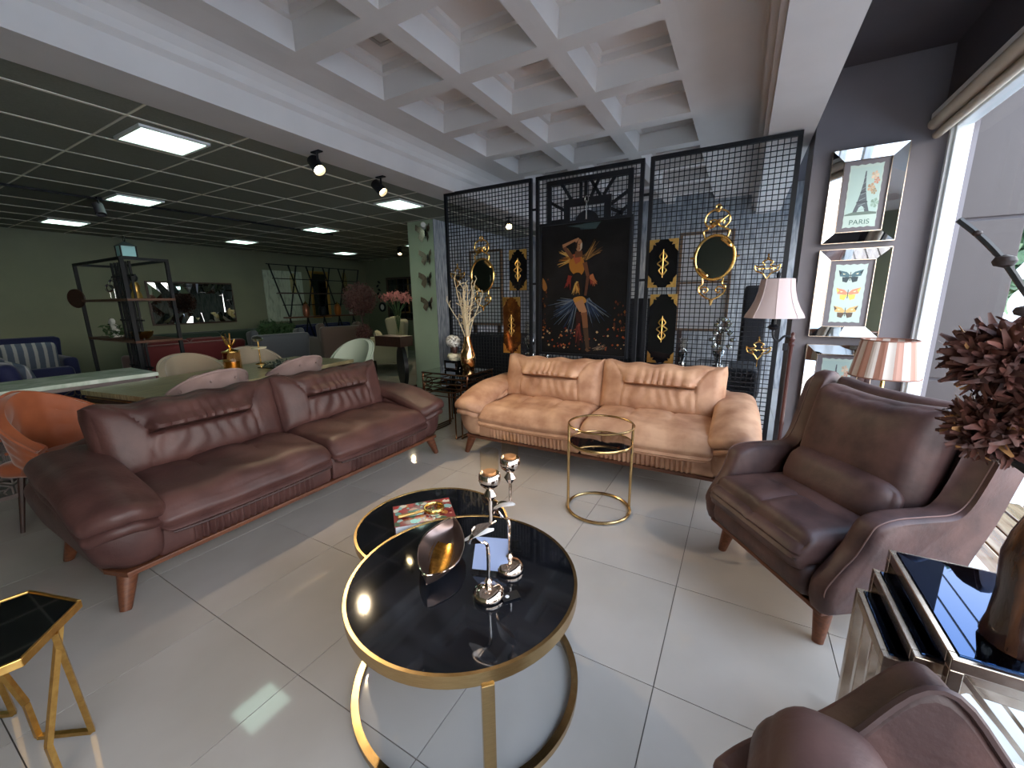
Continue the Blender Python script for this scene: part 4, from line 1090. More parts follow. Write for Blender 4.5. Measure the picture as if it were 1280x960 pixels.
bk = thing('book', 'thick colourful floral covered book lying on the smaller coffee table', 'book', (1.335, 1.195, .373), math.radians(48))
BW, BH, BT = .272, .19, .052
obj('pages', MB().box(-BW/2+.004, BW/2-.003, -BH/2+.004, BH/2-.004, .003, BT-.003), PAPER, bk, smooth=0)
m = MB(); m.box(-BW/2, BW/2, -BH/2, BH/2, 0, .003, (70, 40, 44)); m.box(-BW/2, -BW/2+.004, -BH/2, BH/2, .003, BT-.003, (84, 46, 50)); m.box(-BW/2, BW/2, -BH/2, BH/2, BT-.003, BT, (150, 70, 66))
RB = random.Random(5)
for k in range(90):
    x, y = RB.uniform(-.128, .128), RB.uniform(-.088, .088); s = RB.uniform(.008, .026); c = RB.choice([(176, 64, 62), (216, 150, 130), (118, 166, 160), (222, 214, 196), (120, 36, 40), (196, 118, 60), (86, 106, 84), (150, 190, 186)])
    P = []
    for q in range(7):
        a = q*2*PI/7; rr = s*RB.uniform(.6, 1.1); P.append((max(-BW/2+.001, min(BW/2-.001, x+rr*math.cos(a))), max(-BH/2+.001, min(BH/2-.001, y+rr*math.sin(a))), BT+.0001+k*.000004))
    m.add(P, [tuple(range(7))], c)
obj('cover', m, VCOLG, bk, smooth=0)
mg = thing('magnifying_glass', 'gold handled magnifying glass lying on the floral book', 'magnifying glass', (1.375, 1.225, .4255), math.radians(55))
obj('rim', MB().ring(.044, .005, .012, 32, 8, .010), GOLD, mg); obj('lens', MB().lathe([(.001, .009), (.03, .010), (.042, .012), (.03, .015), (.001, .017)], 28, False), GLASSC, mg)
m = MB().tube([(-.047, 0, .012), (-.06, 0, .011), (-.07, 0, .010), (-.12, 0, .009), (-.165, 0, .009), (-.17, 0, .009)], [.005, .008, .006, .0075, .009, .004], 10)
obj('handle', m, mat('ribbed_gold_handle', (206, 168, 104), .3, 1.0, bump=.4, bs=200), mg); obj('foot', MB().box(-.012, .012, -.03, .03, 0, .004), GOLD, mg, (.028, 0, 0), smooth=0)

# ------------------------------------------------ brown vase with mop head flowers (near right)
vs = thing('tall_vase', 'tall textured dark brown glass vase on the largest nesting table', 'vase', (3.165, 1.11, .625))
VM = mat('bark_brown_glass', (44, 28, 22), .22, rgb2=(120, 78, 48), ns=7, stretch=(3, 3, .5), lo=.45, hi=.75, bump=.5, bs=14, bstretch=(3, 3, .6), coat=.6)
obj('body', MB().lathe([(.001, 0), (.058, 0), (.062, .01), (.055, .05), (.052, .12), (.056, .17), (.058, .21), (.05, .26), (.036, .31), (.024, .36), (.022, .40), (.028, .425), (.024, .425), (.018, .39), (.001, .39)], 28, False), VM, vs)
def mop(label, loc, R, seed, k=650):
    r = thing('mop_head_flower', label, 'flower', loc)
    q = np.random.default_rng(seed)
    obj('stem', MB().tube([(3.165-loc[0], 1.11-loc[1], .99-loc[2]), (.3*(3.165-loc[0]), .3*(1.11-loc[1]), .55*(.99-loc[2])), (0, 0, 0)], .010, 7), BLACKP, r)
    for nm, cnt, mt_ in (('petals', k, MOP), ('faded_petals', 26, MOPY)):
        V = []; F = []
        for i in range(cnt):
            d = q.normal(size=3); d /= np.linalg.norm(d); d[2] = d[2]*.85+.1
            t = np.cross(d, q.normal(size=3)); t /= np.linalg.norm(t); b = np.cross(d, t)
            L = R*(.55+.25*q.random()); w = .0045+.005*q.random(); o = d*R*.42
            cl = q.uniform(-.2, 1.5)
            prev = len(V)
            for s in range(6):
                u = s/5; ang = cl*u*2.0
                c2 = cl*2 if abs(cl) > .05 else .1; ang = c2*u
                p = o+d*L*math.sin(ang)/c2+t*L*(1-math.cos(ang))/c2
                ww = w*(math.sin(PI*min(.95, .15+u*.85)))+.002
                V += [p-b*ww, p+t*ww*.35, p+b*ww]
            for s in range(5):
                a = prev+3*s; F += [(a, a+1, a+4, a+3), (a+1, a+2, a+5, a+4)]
        o_ = obj(nm, MB().add(V, F), mt_, r, smooth=60); o_['kind'] = 'stuff'
    return r
mop('upper brown mop head flower in the tall brown vase', (3.085, 1.20, 1.245), .108, 11)
mop('left lower brown mop head flower above the wing armchair arm', (3.09, 1.20, 1.085), .088, 12)
mop('right brown mop head flower cut off by the right edge', (3.165, 1.17, 1.16), .095, 13)
br = thing('pod_branch', 'bare black branch with round pods rising from the brown vase', 'branch', (3.175, 1.11, 1.0))
m = MB()
P = spl([(0, 0, -.05), (-.01, 0, .12), (-.05, .01, .28), (-.13, 0, .40), (-.165, 0, .455), (-.205, 0, .505), (-.245, .0, .545)], 6); m.tube(P, [.008]*12+[.006]*(len(P)-12), 6); obj('stem', m, BLACKP, br)
m = MB().tube(spl([(0, 0, -.05), (.0, 0, .1), (-.02, -.02, .3), (-.045, -.02, .44), (-.06, -.02, .52)], 5), .005, 6); obj('stem', m, BLACKP, br)
for (x, z, s) in ((-.168, .458, .018), (-.125, .36, .016), (-.06, .375, .018), (-.215, .515, .008)):
    obj('pod', MB().lathe([(.001, -s*.7), (s*.8, -s*.45), (s, 0), (s*.8, s*.45), (.001, s*.7)], 12, False), mat('pod_brown', (44, 34, 34), .5) if 'pod_brown' not in bpy.data.materials else bpy.data.materials['pod_brown'], br, (x, -.004, z))
# ================================================================== ceiling lamps
LG = bpy.data.materials.new('panel_light_glow'); LG.use_nodes = True
b_ = LG.node_tree.nodes['Principled BSDF']; b_.inputs['Base Color'].default_value = lin((230, 255, 244))
b_.inputs['Emission Color'].default_value = lin((214, 255, 236)); b_.inputs['Emission Strength'].default_value = PANEL_E
SG = bpy.data.materials.new('spot_glow'); SG.use_nodes = True
b_ = SG.node_tree.nodes['Principled BSDF']; b_.inputs['Emission Color'].default_value = lin((255, 226, 170)); b_.inputs['Emission Strength'].default_value = 40
LN = ['nearest the mesh screen side, over the dining table', 'second along, left of the nearest lamp', 'by the far left wall, left of the spotlight', 'by the left wall above the panoramic mirror', 'middle of the ceiling above the dining table end', 'above the pale column side, left of the screen', 'deep in the back left corner', 'deep in the back, left of the column', 'left of the viewer outside the picture', 'far left outside the picture', 'behind the green column']
pl0 = None
for k, (x, y) in enumerate(LIGHTS):
    lb_ = 'square cool white ceiling panel light, '+LN[k]
    if pl0 is None:
        pl0 = thing('ceiling_panel_light', lb_, 'ceiling light', (x, y, CZ), 0, 'square panel lights in the drop ceiling')
        m = MB()
        for a, b, c, d in ((-.29, .29, -.29, -.20), (-.29, .29, .20, .29), (-.29, -.20, -.20, .20), (.20, .29, -.20, .20)): m.box(a, b, c, d, -.004, .012)
        obj('tray', m, CTILE, pl0, smooth=0)
        m = MB()
        for a, b, c, d in ((-.215, .215, -.215, -.195), (-.215, .215, .195, .215), (-.215, -.195, -.195, .195), (.195, .215, -.195, .195)): m.box(a, b, c, d, -.022, -.003)
        obj('frame', m, WHITEPL, pl0, smooth=0)
        obj('diffuser', MB().box(-.195, .195, -.195, .195, -.016, -.002), LG, pl0, smooth=0)
    else: dup(pl0, (x, y, CZ), 0, lb_)
def spot(label, loc, tgt, watt, size=55, blend=.5, CZ=2.60):
    r = thing('spotlight', label, 'spotlight', loc, 0, 'ceiling spotlights')
    d = (Vector(tgt)-Vector(loc)).normalized(); q = d.to_track_quat('-Z', 'Y'); T = q.to_matrix().to_4x4()
    m = MB(); m.T = T; m.lathe([(.044, -.03), (.047, -.03), (.047, .10), (.03, .115), (.001, .115)], 20, False); m.lathe([(.044, -.03), (.042, .005), (.001, .005)], 20, False); obj('housing', m, IRON if 'unlit' not in label else DGREY, r)
    m = MB().tube([(0, 0, .02), (0, 0, CZ-loc[2]+.0)], .010, 8); m.box(-.05, .05, -.02, .02, CZ-loc[2]-.025, CZ-loc[2]); obj('bracket', m, IRON, r)
    if watt:
        m = MB(); m.T = T; m.lathe([(.001, -.002), (.040, -.002), (.040, .003), (.001, .003)], 16, False); obj('bulb', m, SG, r)
        l = bpy.data.lights.new('spot_beam', 'SPOT'); l.energy = watt; l.color = (1.0, .78, .50); l.spot_size = math.radians(size); l.spot_blend = blend; l.shadow_soft_size = .03
        o = bpy.data.objects.new('spot_beam', l); COL.objects.link(o); o.parent = r; o.rotation_euler = q.to_euler(); o.location = d*.02
    return r
spot('lit warm spotlight under the white beam, nearest the viewer', (-.52, 2.21, 2.46), (1.6, 1.9, .2), SPOT_W*2.6, 85, .9)
spot('lit warm spotlight behind the left mesh panel', (-.52, 5.31, 2.46), (1.3, 3.0, .4), SPOT_W*1.2, 80, .7)
spot('small lit spotlight under the beam, middle of the three', (-.60, 2.95, 2.46), (1.3, 3.2, .6), SPOT_W*1.0, 70, .8)
spot('lit warm spotlight deep in the back left corner', (-4.2, 6.83, 2.46), (-3.3, 6.0, .5), SPOT_W*.8, 90, .8)
spot('unlit grey spotlight hanging near the left panel lights', (-3.9, 1.85, 2.44), (-3.5, 1.85, 1.6), 0)
spot('lit spotlight behind the middle mesh panel', (-.22, 6.6, 2.62), (1.2, 7.0, .8), SPOT_W*.5, 90, .8, 2.88)
tk = thing('lighting_track', 'thin black lighting track crossing the drop ceiling on the left', 'lighting track', (-3.9, -1.5, CZ-.03))
obj('rail', MB().box(-.015, .015, 0, 6.4, 0, .022), IRON, tk, smooth=0)

# ================================================================== dining set
dt = thing('dining_table', 'long dining table with striped wooden top behind the brown sofa', 'dining table', (-1.55, 1.93, 0), math.radians(9))
obj('top', MB().box(-.45, .45, -.98, .98, .722, .76), TWOOD, dt, smooth=0, bevel=.003)
obj('apron', MB().box(-.435, .435, -.96, .96, .665, .722), DWOOD, dt, smooth=0)
for sy in (-1, 1):
    m = MB(); m.box(-.36, .36, sy*.72-.04, sy*.72+.04, 0, .05); m.box(-.36, -.30, sy*.72-.035, sy*.72+.035, .05, .665); m.box(.30, .36, sy*.72-.035, sy*.72+.035, .05, .665); obj('trestle', m, DWOOD, dt, smooth=0, bevel=.004)
    for s in (-1, 1): obj('gold_trim', MB().box(-.44, .44, sy*.965-.004, sy*.965+.004, .70-.02*(s+1), .706-.02*(s+1)), GOLD, dt, smooth=0)
def dining_chair(label, loc, rz, mt, tuft=True, H=.90, W=.30, ex=2.2):
    r = thing('dining_chair', label, 'dining chair', loc, rz, None)
    def fn(u, v):
        a = PI*(1.5+ (u-.5)*1.15); t = abs(u-.5)*2
        h = .44+(H-.44)*(1-t**ex*.72)
        z = .40+(h-.40)*v
        R = W*(.92+.14*v)
        d = 0
        if tuft: d = (-.010 if ex < 2 else -.030)*(math.cos(u*6*PI*1.0)**2)*(math.sin(v*4*PI)**2)
        return ((R+d)*math.cos(a)*1.0, (R+d)*.92*math.sin(a)+.02-.10*v*0, z)
    o = obj('backrest', MB().shell(fn, 60, 26, .055), mt, r, smooth=60)
    m = MB()
    for i in range(41):
        pass
    m.tube([Vector(fn(u, 1))+Vector((0, 0, .003)) for u in np.linspace(0, 1, 41)], .010, 6); obj('piping', m, mt, o)
    if tuft:
        m = MB()
        for v in (.375, .625, .875):
            for u in (.25, .42, .58, .75):
                p = fn(u, v); q = Vector((p[0], p[1], 0)).normalized(); m.T = TR((p[0]+q.x*.004, p[1]+q.y*.004, p[2])); m.rbox((.022, .022, .022), .011, (3, 3, 3))
        m.T = None; obj('buttons', m, mt, o)
    m = MB(); m.T = TR((0, .0, .42)); m.rbox((.50, .48, .10), .045, (12, 12, 6)); obj('seat', m, mt, r)
    for sx in (-1, 1):
        for sy in (-1, 1): obj('leg', MB().tube([(sx*.17, sy*.17, .38), (sx*.21, sy*.21, 0)], [.018, .011], 8), DWOOD, r)
    return r
dining_chair('mauve tufted dining chair behind the brown sofa, nearer of the two', (-1.10, 1.40, 0), PI/2+.14, PINKV)
dining_chair('mauve tufted dining chair behind the brown sofa, further of the two', (-1.22, 2.18, 0), PI/2+.14, PINKV)
dining_chair('plain beige dining chair across the table, nearer of the two', (-2.12, 1.80, 0), -PI/2+.12, BEIGEV, False)
dining_chair('plain beige dining chair across the table, behind the glass jar', (-2.20, 2.45, 0), -PI/2+.12, BEIGEV, False)
dining_chair('pale green dining chair at the far end of the table', (-1.62, 3.20, 0), .15, PALEG, False, .93, .30).rotation_euler[2] = PI+.1
dining_chair('rust velvet tufted tub chair behind the near end of the brown sofa', (-1.22, .66, 0), -.95, RUST, True, .86, .30, 1.5)
# table top items
jar = thing('glass_jar', 'gold glass jar with branching gold stopper on the dining table', 'jar', (-1.72, 1.93, .76))
obj('body', MB().lathe([(.001, 0), (.075, 0), (.078, .02), (.075, .17), (.068, .18), (.068, .175), (.070, .02), (.001, .012)], 24, False), AMBER, jar)
obj('filling', MB().lathe([(.001, .014), (.06, .014), (.06, .09), (.001, .09)], 16, False), OGOLD, jar)
obj('lid', MB().lathe([(.078, .18), (.078, .19), (.03, .205), (.012, .22), (.001, .22)], 20, False), GOLD, jar)
m = MB()
for k in range(7): a = k*.9; m.tube(spl([(0, 0, .22), (.03*math.cos(a), .03*math.sin(a), .26), (.055*math.cos(a), .055*math.sin(a), .27+.015*k)], 3), .005, 5)
m.tube([(0, 0, .22), (0, .01, .36)], .006, 6); obj('stopper', m, GOLD, jar)
cs = thing('cake_stand', 'tiered gold stand with white bowl beside the gold jar', 'cake stand', (-1.88, 2.28, .76))
obj('stem', MB().lathe([(.05, 0), (.05, .008), (.008, .02), (.008, .26), (.001, .26)], 14, False), GOLD, cs)
obj('dish', MB().lathe([(.001, .16), (.07, .17), (.075, .185), (.001, .175)], 20, False), CREAM, cs); obj('dish', MB().lathe([(.001, .24), (.05, .25), (.055, .275), (.03, .29), (.001, .30)], 18, False), CHROMEW, cs)
td = thing('garland_tray', 'dark tray of leafy trimmings on the dining table', 'tray', (-1.55, 2.30, .76), .2)
obj('tray', MB().box(-.12, .12, -.17, .17, 0, .012), BLACKG, td, smooth=0)
m = MB(); q = np.random.default_rng(4)
for k in range(120):
    c = q.uniform((-.11, -.16, .015), (.11, .16, .05)); a = q.normal(size=3)*.014; b = q.normal(size=3)*.007; i = len(m.v); m.add([c-a, c+b, c+a, c-b], [(0, 1, 2, 3)])
o = obj('leaves', m, DGREEN, td, smooth=0); o['kind'] = 'stuff'
bs = thing('gold_bead_string', 'small heap of gold beads near the table edge', 'beads', (-1.60, 1.66, .76))
m = MB()
for k in range(7): m.T = TR((.035*math.cos(k*1.1)*(1+k*.12), .035*math.sin(k*1.1), .014)); m.rbox((.028, .028, .028), .014, (4, 4, 4))
m.T = None; obj('beads', m, GOLD, bs)

# console with lattice front and marble top
co = thing('console', 'marble topped console with pierced star lattice base at the left edge', 'console', (-2.32, .55, 0))
obj('top', MB().box(-.30, .30, -1.0, .90, .765, .80), MARBLE, co, smooth=0, bevel=.006)
m = MB(); pitch = .155
def latt(m, w, h):
    ny = int(w/pitch)+1; nz = int(h/pitch)+1
    for i in range(ny):
        for j in range(nz):
            cy, cz = (i+.5*(j % 2))*pitch, j*pitch*.87+.05
            if cz > h-.02: continue
            for k in range(6):
                a = k*PI/3+PI/6; b = a+PI/3
                R1, R2 = .046, .078
                p = [(R1*math.cos(a), R1*math.sin(a)), (.026*math.cos(a+PI/6), .026*math.sin(a+PI/6)), (R1*math.cos(b), R1*math.sin(b))]
                for u, v in ((p[0], p[1]), (p[1], p[2])): m.bar((0, cy+u[0], cz+u[1]), (0, cy+v[0], cz+v[1]), .008, .008, up=(1, 0, 0))
                u = (R1*math.cos(a), R1*math.sin(a)); v = (R2*math.cos(a), R2*math.sin(a)); m.bar((0, cy+u[0], cz+u[1]), (0, cy+v[0], cz+v[1]), .009, .008, up=(1, 0, 0))
                u, v = (R2*math.cos(a), R2*math.sin(a)), (R2*math.cos(b), R2*math.sin(b)); m.bar((0, cy+u[0], cz+u[1]), (0, cy+v[0], cz+v[1]), .009, .008, up=(1, 0, 0))
latt(m, 1.72, .74); o = obj('front_lattice', m, LATTICE, co, (.26, -.92, 0), smooth=0); o['kind'] = 'stuff'
m2 = MB(); latt(m2, 1.72, .74); o = obj('rear_lattice', m2, LATTICE, co, (-.26, -.92, 0), smooth=0); o['kind'] = 'stuff'
m = MB()
for x in (-.27, .27):
    m.box(x-.012, x+.012, -.97, .88, 0, .03); m.box(x-.012, x+.012, -.97, .88, .735, .765)
    for y in (-.97, .865): m.box(x-.012, x+.012, y, y+.015, .03, .735)
for y in (-.97, .865): m.box(-.27, .27, y, y+.015, 0, .03)
obj('base_frame', m, LATTICE, co, smooth=0)

# ================================================================== seating in the left zone
def simple_sofa(name, label, cat, loc, rz, W, D, mt, Hb=.80, arms=.62, cush=2, tuft=False, wing=False, legs=True):
    r = thing(name, label, cat, loc, rz)
    m = MB(); m.T = TR((0, 0, .26)); m.rbox((W, D, .26), .05, (12, 10, 5)); obj('base', m, mt, r)
    def bk(P, T):
        P = P.copy(); P[:, 1] += .05*sstep(-.5, 1, T[:, 2]); P[:, 0] *= 1+.03*sstep(0, 1, T[:, 2]); return P
    m = MB(); m.T = TR((0, D/2-.10, (.2+Hb)/2)); m.rbox((W, .20, Hb-.2), .07, (16, 6, 10), bk); bo = obj('back', m, mt, r)
    for sx in (-1, 1):
        m = MB(); m.T = TR((sx*(W/2-.08), -.02, (.15+arms)/2)); m.rbox((.17, D*.96, arms-.15), .06, (6, 12, 8)); obj('arm', m, mt, r)
        if wing:
            m = MB(); m.T = TR((sx*(W/2-.07), D/2-.20, (arms+Hb)/2-.03), (.15, 0, 0)); m.rbox((.13, .26, Hb-arms+.2), .06, (6, 8, 8)); obj('wing', m, mt, r)
    w = (W-.32)/cush
    for k in range(cush):
        m = MB(); m.T = TR((-(W-.32)/2+w*(k+.5), -.08, .42)); m.rbox((w*.99, D*.78, .15), .06, (12, 12, 6)); obj('seat_cushion', m, mt, r)
        m = MB(); m.T = TR((-(W-.32)/2+w*(k+.5), D/2-.25, .64), (-.2, 0, 0)); m.rbox((w*.98, .17, .38), .08, (14, 8, 10)); o = obj('back_cushion', m, mt, r)
        if tuft:
            m = MB()
            for q in range(4):
                for z in (.60, .74): m.T = TR((-(W-.32)/2+w*(k+(q+.5)/4), D/2-.345+.2*(z-.6), z)); m.rbox((.03, .02, .03), .01, (3, 3, 3))
            m.T = None; obj('buttons', m, CHROMEW, o)
    for sx in (-1, 1):
        for sy in (-1, 1): obj('leg', MB().tube([(sx*(W/2-.12), sy*(D/2-.12), .14), (sx*(W/2-.09), sy*(D/2-.09), 0)], [.028, .016], 8), DWOOD, r)
    return r
def cushion(label, loc, rot, mt, s=(.45, .14, .45), stripes=None):
    r = thing('throw_cushion', label, 'cushion', loc, 0)
    def fn(P, T):
        P = P.copy(); k = (1-T[:, 0]**4)*(1-T[:, 2]**4); P[:, 1] *= .2+.9*k; return P
    m = MB(); m.T = TR((0, 0, 0), rot); m.rbox(s, .06, (14, 8, 14), fn); o = obj('cover', m, mt, r, smooth=60)
    return r
STRIPE = bpy.data.materials.new('striped_cushion_fabric'); STRIPE.use_nodes = True
nt = STRIPE.node_tree; bb = nt.nodes['Principled BSDF']; bb.inputs['Roughness'].default_value = .85
tc = nt.nodes.new('ShaderNodeTexCoord'); wv = nt.nodes.new('ShaderNodeTexWave'); wv.inputs['Scale'].default_value = 3.4; wv.inputs['Distortion'].default_value = .4; wv.inputs['Detail'].default_value = 3; wv.inputs['Detail Scale'].default_value = 6
wv.bands_direction = 'X'; rr = nt.nodes.new('ShaderNodeValToRGB'); rr.color_ramp.elements[0].color = lin((92, 104, 124)); rr.color_ramp.elements[0].position = .6; rr.color_ramp.elements[1].color = lin((176, 178, 180)); rr.color_ramp.elements[1].position = .8
mp = nt.nodes.new('ShaderNodeMapping'); mp.inputs['Rotation'].default_value = (0, 0, PI/2)
nt.links.new(tc.outputs['Object'], mp.inputs[0]); nt.links.new(mp.outputs[0], wv.inputs[0]); nt.links.new(wv.outputs[0], rr.inputs[0]); nt.links.new(rr.outputs[0], bb.inputs['Base Color'])
simple_sofa('sofa', 'navy blue tufted sofa at the far left edge', 'sofa', (-6.9, .95, 0), PI/2+.0, 2.1, .9, NAVY, .92, .62, 2, True)
simple_sofa('sofa', 'navy blue sofa seen from behind, in front of the shelf unit', 'sofa', (-4.55, 1.15, 0), PI*.97, 1.9, .9, NAVY, .80, .60, 2)
cushion('blue grey striped cushion leaning on the arm of the far left navy sofa', (-6.40, 1.50, .64), (.25, 0, PI/2-.2), STRIPE, (.55, .15, .5))
cushion('smaller striped cushion on the navy sofa behind the console', (-4.2, .98, .63), (.35, .2, .4), STRIPE, (.45, .14, .45))
simple_sofa('sofa', 'dark red velvet sofa behind the shelf unit', 'sofa', (-5.78, 3.16, 0), PI*.5+PI, 1.5, .85, REDV, .78, .60, 2)
cushion('dark red cushion on the red sofa', (-5.62, 3.35, .62), (.3, 0, PI*1.5), REDV)
simple_sofa('sofa', 'dark green sofa against the left wall below the faceted mirror', 'sofa', (-6.9, 4.35, 0), PI/2, 2.3, .9, DGREEN, .84, .62, 2)
cushion('cream cushion on the dark green sofa', (-6.55, 5.15, .66), (.25, 0, PI/2), BEIGEV, (.48, .15, .46))
simple_sofa('armchair', 'slate grey armchair seen from behind, left of the taupe one', 'armchair', (-4.80, 4.10, 0), -PI*.5-.12, .92, .85, SLATE, .88, .64, 1, False, True)
simple_sofa('armchair', 'taupe armchair seen from behind, beside the plum coloured topiary', 'armchair', (-5.35, 5.85, 0), -PI*.5-.25, .95, .85, TAUPE, .90, .66, 1, False, True)
simple_sofa('armchair', 'pale olive wing armchair seen from behind, near the green column', 'armchair', (-4.05, 6.10, 0), -PI*.28, .82, .82, OLIVEW, 1.02, .64, 1, False, True)
simple_sofa('sofa', 'navy sofa below the crossed metal shelf', 'sofa', (-6.9, 6.9, 0), PI/2, 1.7, .85, NAVY, .86, .6, 2)
cushion('yellow cream cushion on the pale olive wing armchair', (-4.12, 5.98, .62), (.3, 0, -PI*.28), CREAM, (.42, .14, .40))
sst = thing('side_stool', 'small gold edged side stool between red sofa and slate armchair', 'stool', (-4.75, 3.4, 0))
obj('top', MB().box(-.16, .16, -.16, .16, .46, .49), CREAM, sst, smooth=0, bevel=.004)
for sx in (-1, 1):
    for sy in (-1, 1): obj('leg', MB().box(sx*.145-.012, sx*.145+.012, sy*.145-.012, sy*.145+.012, 0, .46), OGOLD, sst, smooth=0)

# open shelf unit (far left)
sh = thing('shelf_unit', 'black metal open shelf unit with slatted centre behind the navy sofa', 'shelf unit', (-4.62, 2.14, 0))
SW, SD, SH = .78, .22, 1.96
for x in (-SW, SW):
    for y in (-SD, SD): obj('post', MB().box(x-.018, x+.018, y-.018, y+.018, 0, SH), IRON, sh, smooth=0)
m = MB()
for y in (-SD, SD): m.box(-SW, SW, y-.015, y+.015, SH-.03, SH)
for x in (-SW, SW): m.box(x-.015, x+.015, -SD, SD, SH-.03, SH)
obj('top_frame', m, IRON, sh, smooth=0)
for z in (.97, 1.48): obj('shelf', MB().box(-SW-.02, SW+.02, -SD-.02, SD+.02, z-.03, z), WOOD, sh, smooth=0, bevel=.003)
for k in range(6):
    x = .05+.11*k; obj('slat', MB().box(x-.012, x+.012, -.10, -.078, .3, SH-.03), IRON, sh, smooth=0)
obj('side_panel', MB().box(SW-.12, SW-.02, -SD+.02, -SD+.035, 0, SH-.03), IRON, sh, smooth=0)
for z in (.6, 1.2, 1.75): obj('cross_rail', MB().box(-.02, .70, -.097, -.080, z, z+.02), IRON, sh, smooth=0)
SX, SY = -4.62, 2.14
dd = thing('wall_disc', 'brown round decorative disc hung on the left post of the shelf unit', 'decoration', (SX-SW-.02, SY-.26, 1.50))
obj('disc', MB().lathe([(.001, 0), (.12, .0), (.13, .01), (.12, .02), (.001, .012)], 24, False), DWOOD, dd, (0, 0, 0), (PI/2, 0, .5))
dd = thing('round_tray', 'large dark brown round tray standing on the upper shelf', 'tray', (SX-.40, SY+.1, 1.475))
obj('disc', MB().lathe([(.001, 0), (.19, .0), (.20, .012), (.19, .02), (.001, .012)], 28, False), DWOOD, dd, (0, 0, .21), (PI/2-.2, 0, 0))
for k in range(3):
    g_ = thing('glass_disc_ornament', ['smallest', 'middle', 'tallest'][k]+' round glass ornament on stem, row on the upper shelf', 'ornament', (SX-.32+.16*k, SY-.05, 1.48), 0, 'round glass ornaments')
    h = .13+.05*k
    obj('stem', MB().lathe([(.03, 0), (.03, .008), (.005, .015), (.005, h-.03), (.001, h-.03)], 10, False), CHROMEW, g_)
    obj('ring', MB().ring(.045+.008*k, .012, 0, 20, 6), CHROMEW, g_, (0, 0, h+.02), (PI/2, 0, .5))
ln = thing('lantern', 'white glass lantern with black cap on top of the shelf unit', 'lantern', (SX+SW-.10, SY-.12, SH))
obj('glass', MB().box(-.07, .07, -.07, .07, .01, .13), mat('pale_aqua_glass', (170, 220, 226), .3), ln, smooth=0)
m = MB().box(-.078, .078, -.078, .078, 0, .012); m.add([(-.085, -.085, .13), (.085, -.085, .13), (.085, .085, .13), (-.085, .085, .13), (0, 0, .19)], [(3, 2, 1, 0), (0, 1, 4), (1, 2, 4), (2, 3, 4), (3, 0, 4)])
for x in (-.072, .072):
    for y in (-.072, .072): m.box(x-.006, x+.006, y-.006, y+.006, .01, .132)
obj('cage', m, IRON, ln, smooth=0); obj('ring_handle', MB().ring(.03, .004, 0, 16, 5), IRON, ln, (0, 0, .215), (PI/2, 0, 0))
def blob(name, label, cat, loc, mt, prof, n=18, sub='body', group=None):
    r = thing(name, label, cat, loc, 0, group); obj(sub, MB().lathe(prof, n, False), mt, r); return r
fg = blob('figurine', 'gold and dark figurine on the right of the upper shelf', 'figurine', (SX+.52, SY-.05, 1.48), OGOLD, [(.001, 0), (.06, 0), (.05, .06), (.035, .10), (.05, .16), (.03, .20), (.001, .20)])
obj('head', MB().lathe([(.001, .20), (.035, .22), (.045, .255), (.03, .29), (.001, .30)], 14, False), IRON, fg)
hs = thing('white_figurine', 'white sculpted figurine among leaves on the lower shelf', 'figurine', (SX-.40, SY-.06, .97))
m = MB(); m.T = TR((0, 0, .10), (0, .3, 0)); m.rbox((.10, .07, .16), .035, (6, 6, 8)); m.T = TR((-.05, 0, .20), (0, -.6, 0)); m.rbox((.12, .06, .08), .03, (6, 5, 5)); m.T = TR((.06, 0, .06), (0, .8, 0)); m.rbox((.05, .05, .14), .022, (4, 4, 6)); m.T = None
m.box(-.08, .10, -.05, .05, 0, .02); obj('body', m, WHITEPL, hs)
m = MB(); q = np.random.default_rng(9)
for k in range(160):
    c = q.normal(size=3)*(.12, .06, .05)+(0, 0, .08); c[2] = max(.012, c[2]); c[1] = np.clip(c[1], -.1, .1); a = q.normal(size=3)*.018; b = q.normal(size=3)*.010; m.add([c-a, c+b, c+a, c-b], [(0, 1, 2, 3)])
o = obj('leaves', m, LEAFG, hs, smooth=0); o['kind'] = 'stuff'
blob('gold_bowl', 'gold petal bowl on the right of the lower shelf', 'bowl', (SX+.55, SY-.08, .97), GOLD, [(.001, .004), (.05, .004), (.10, .05), (.115, .10), (.10, .06), (.05, .016), (.001, .012)])
pf = thing('picture_on_shelf', 'small monochrome framed picture at the back of the lower shelf', 'picture', (SX-.15, SY+.12, .97))
m = MB(); m.T = TR((0, 0, .14), (-.12, 0, 0)); m.box(-.10, .10, -.008, .008, -.13, .13); obj('frame', m, WHITEPL, pf, smooth=0)
m = MB(); m.T = TR((0, 0, .14), (-.12, 0, 0)); m.box(-.085, .085, -.011, -.008, -.115, .115); obj('print', m, mat('grey_print', (60, 62, 64), .5, rgb2=(170, 172, 172), ns=16), pf, smooth=0)

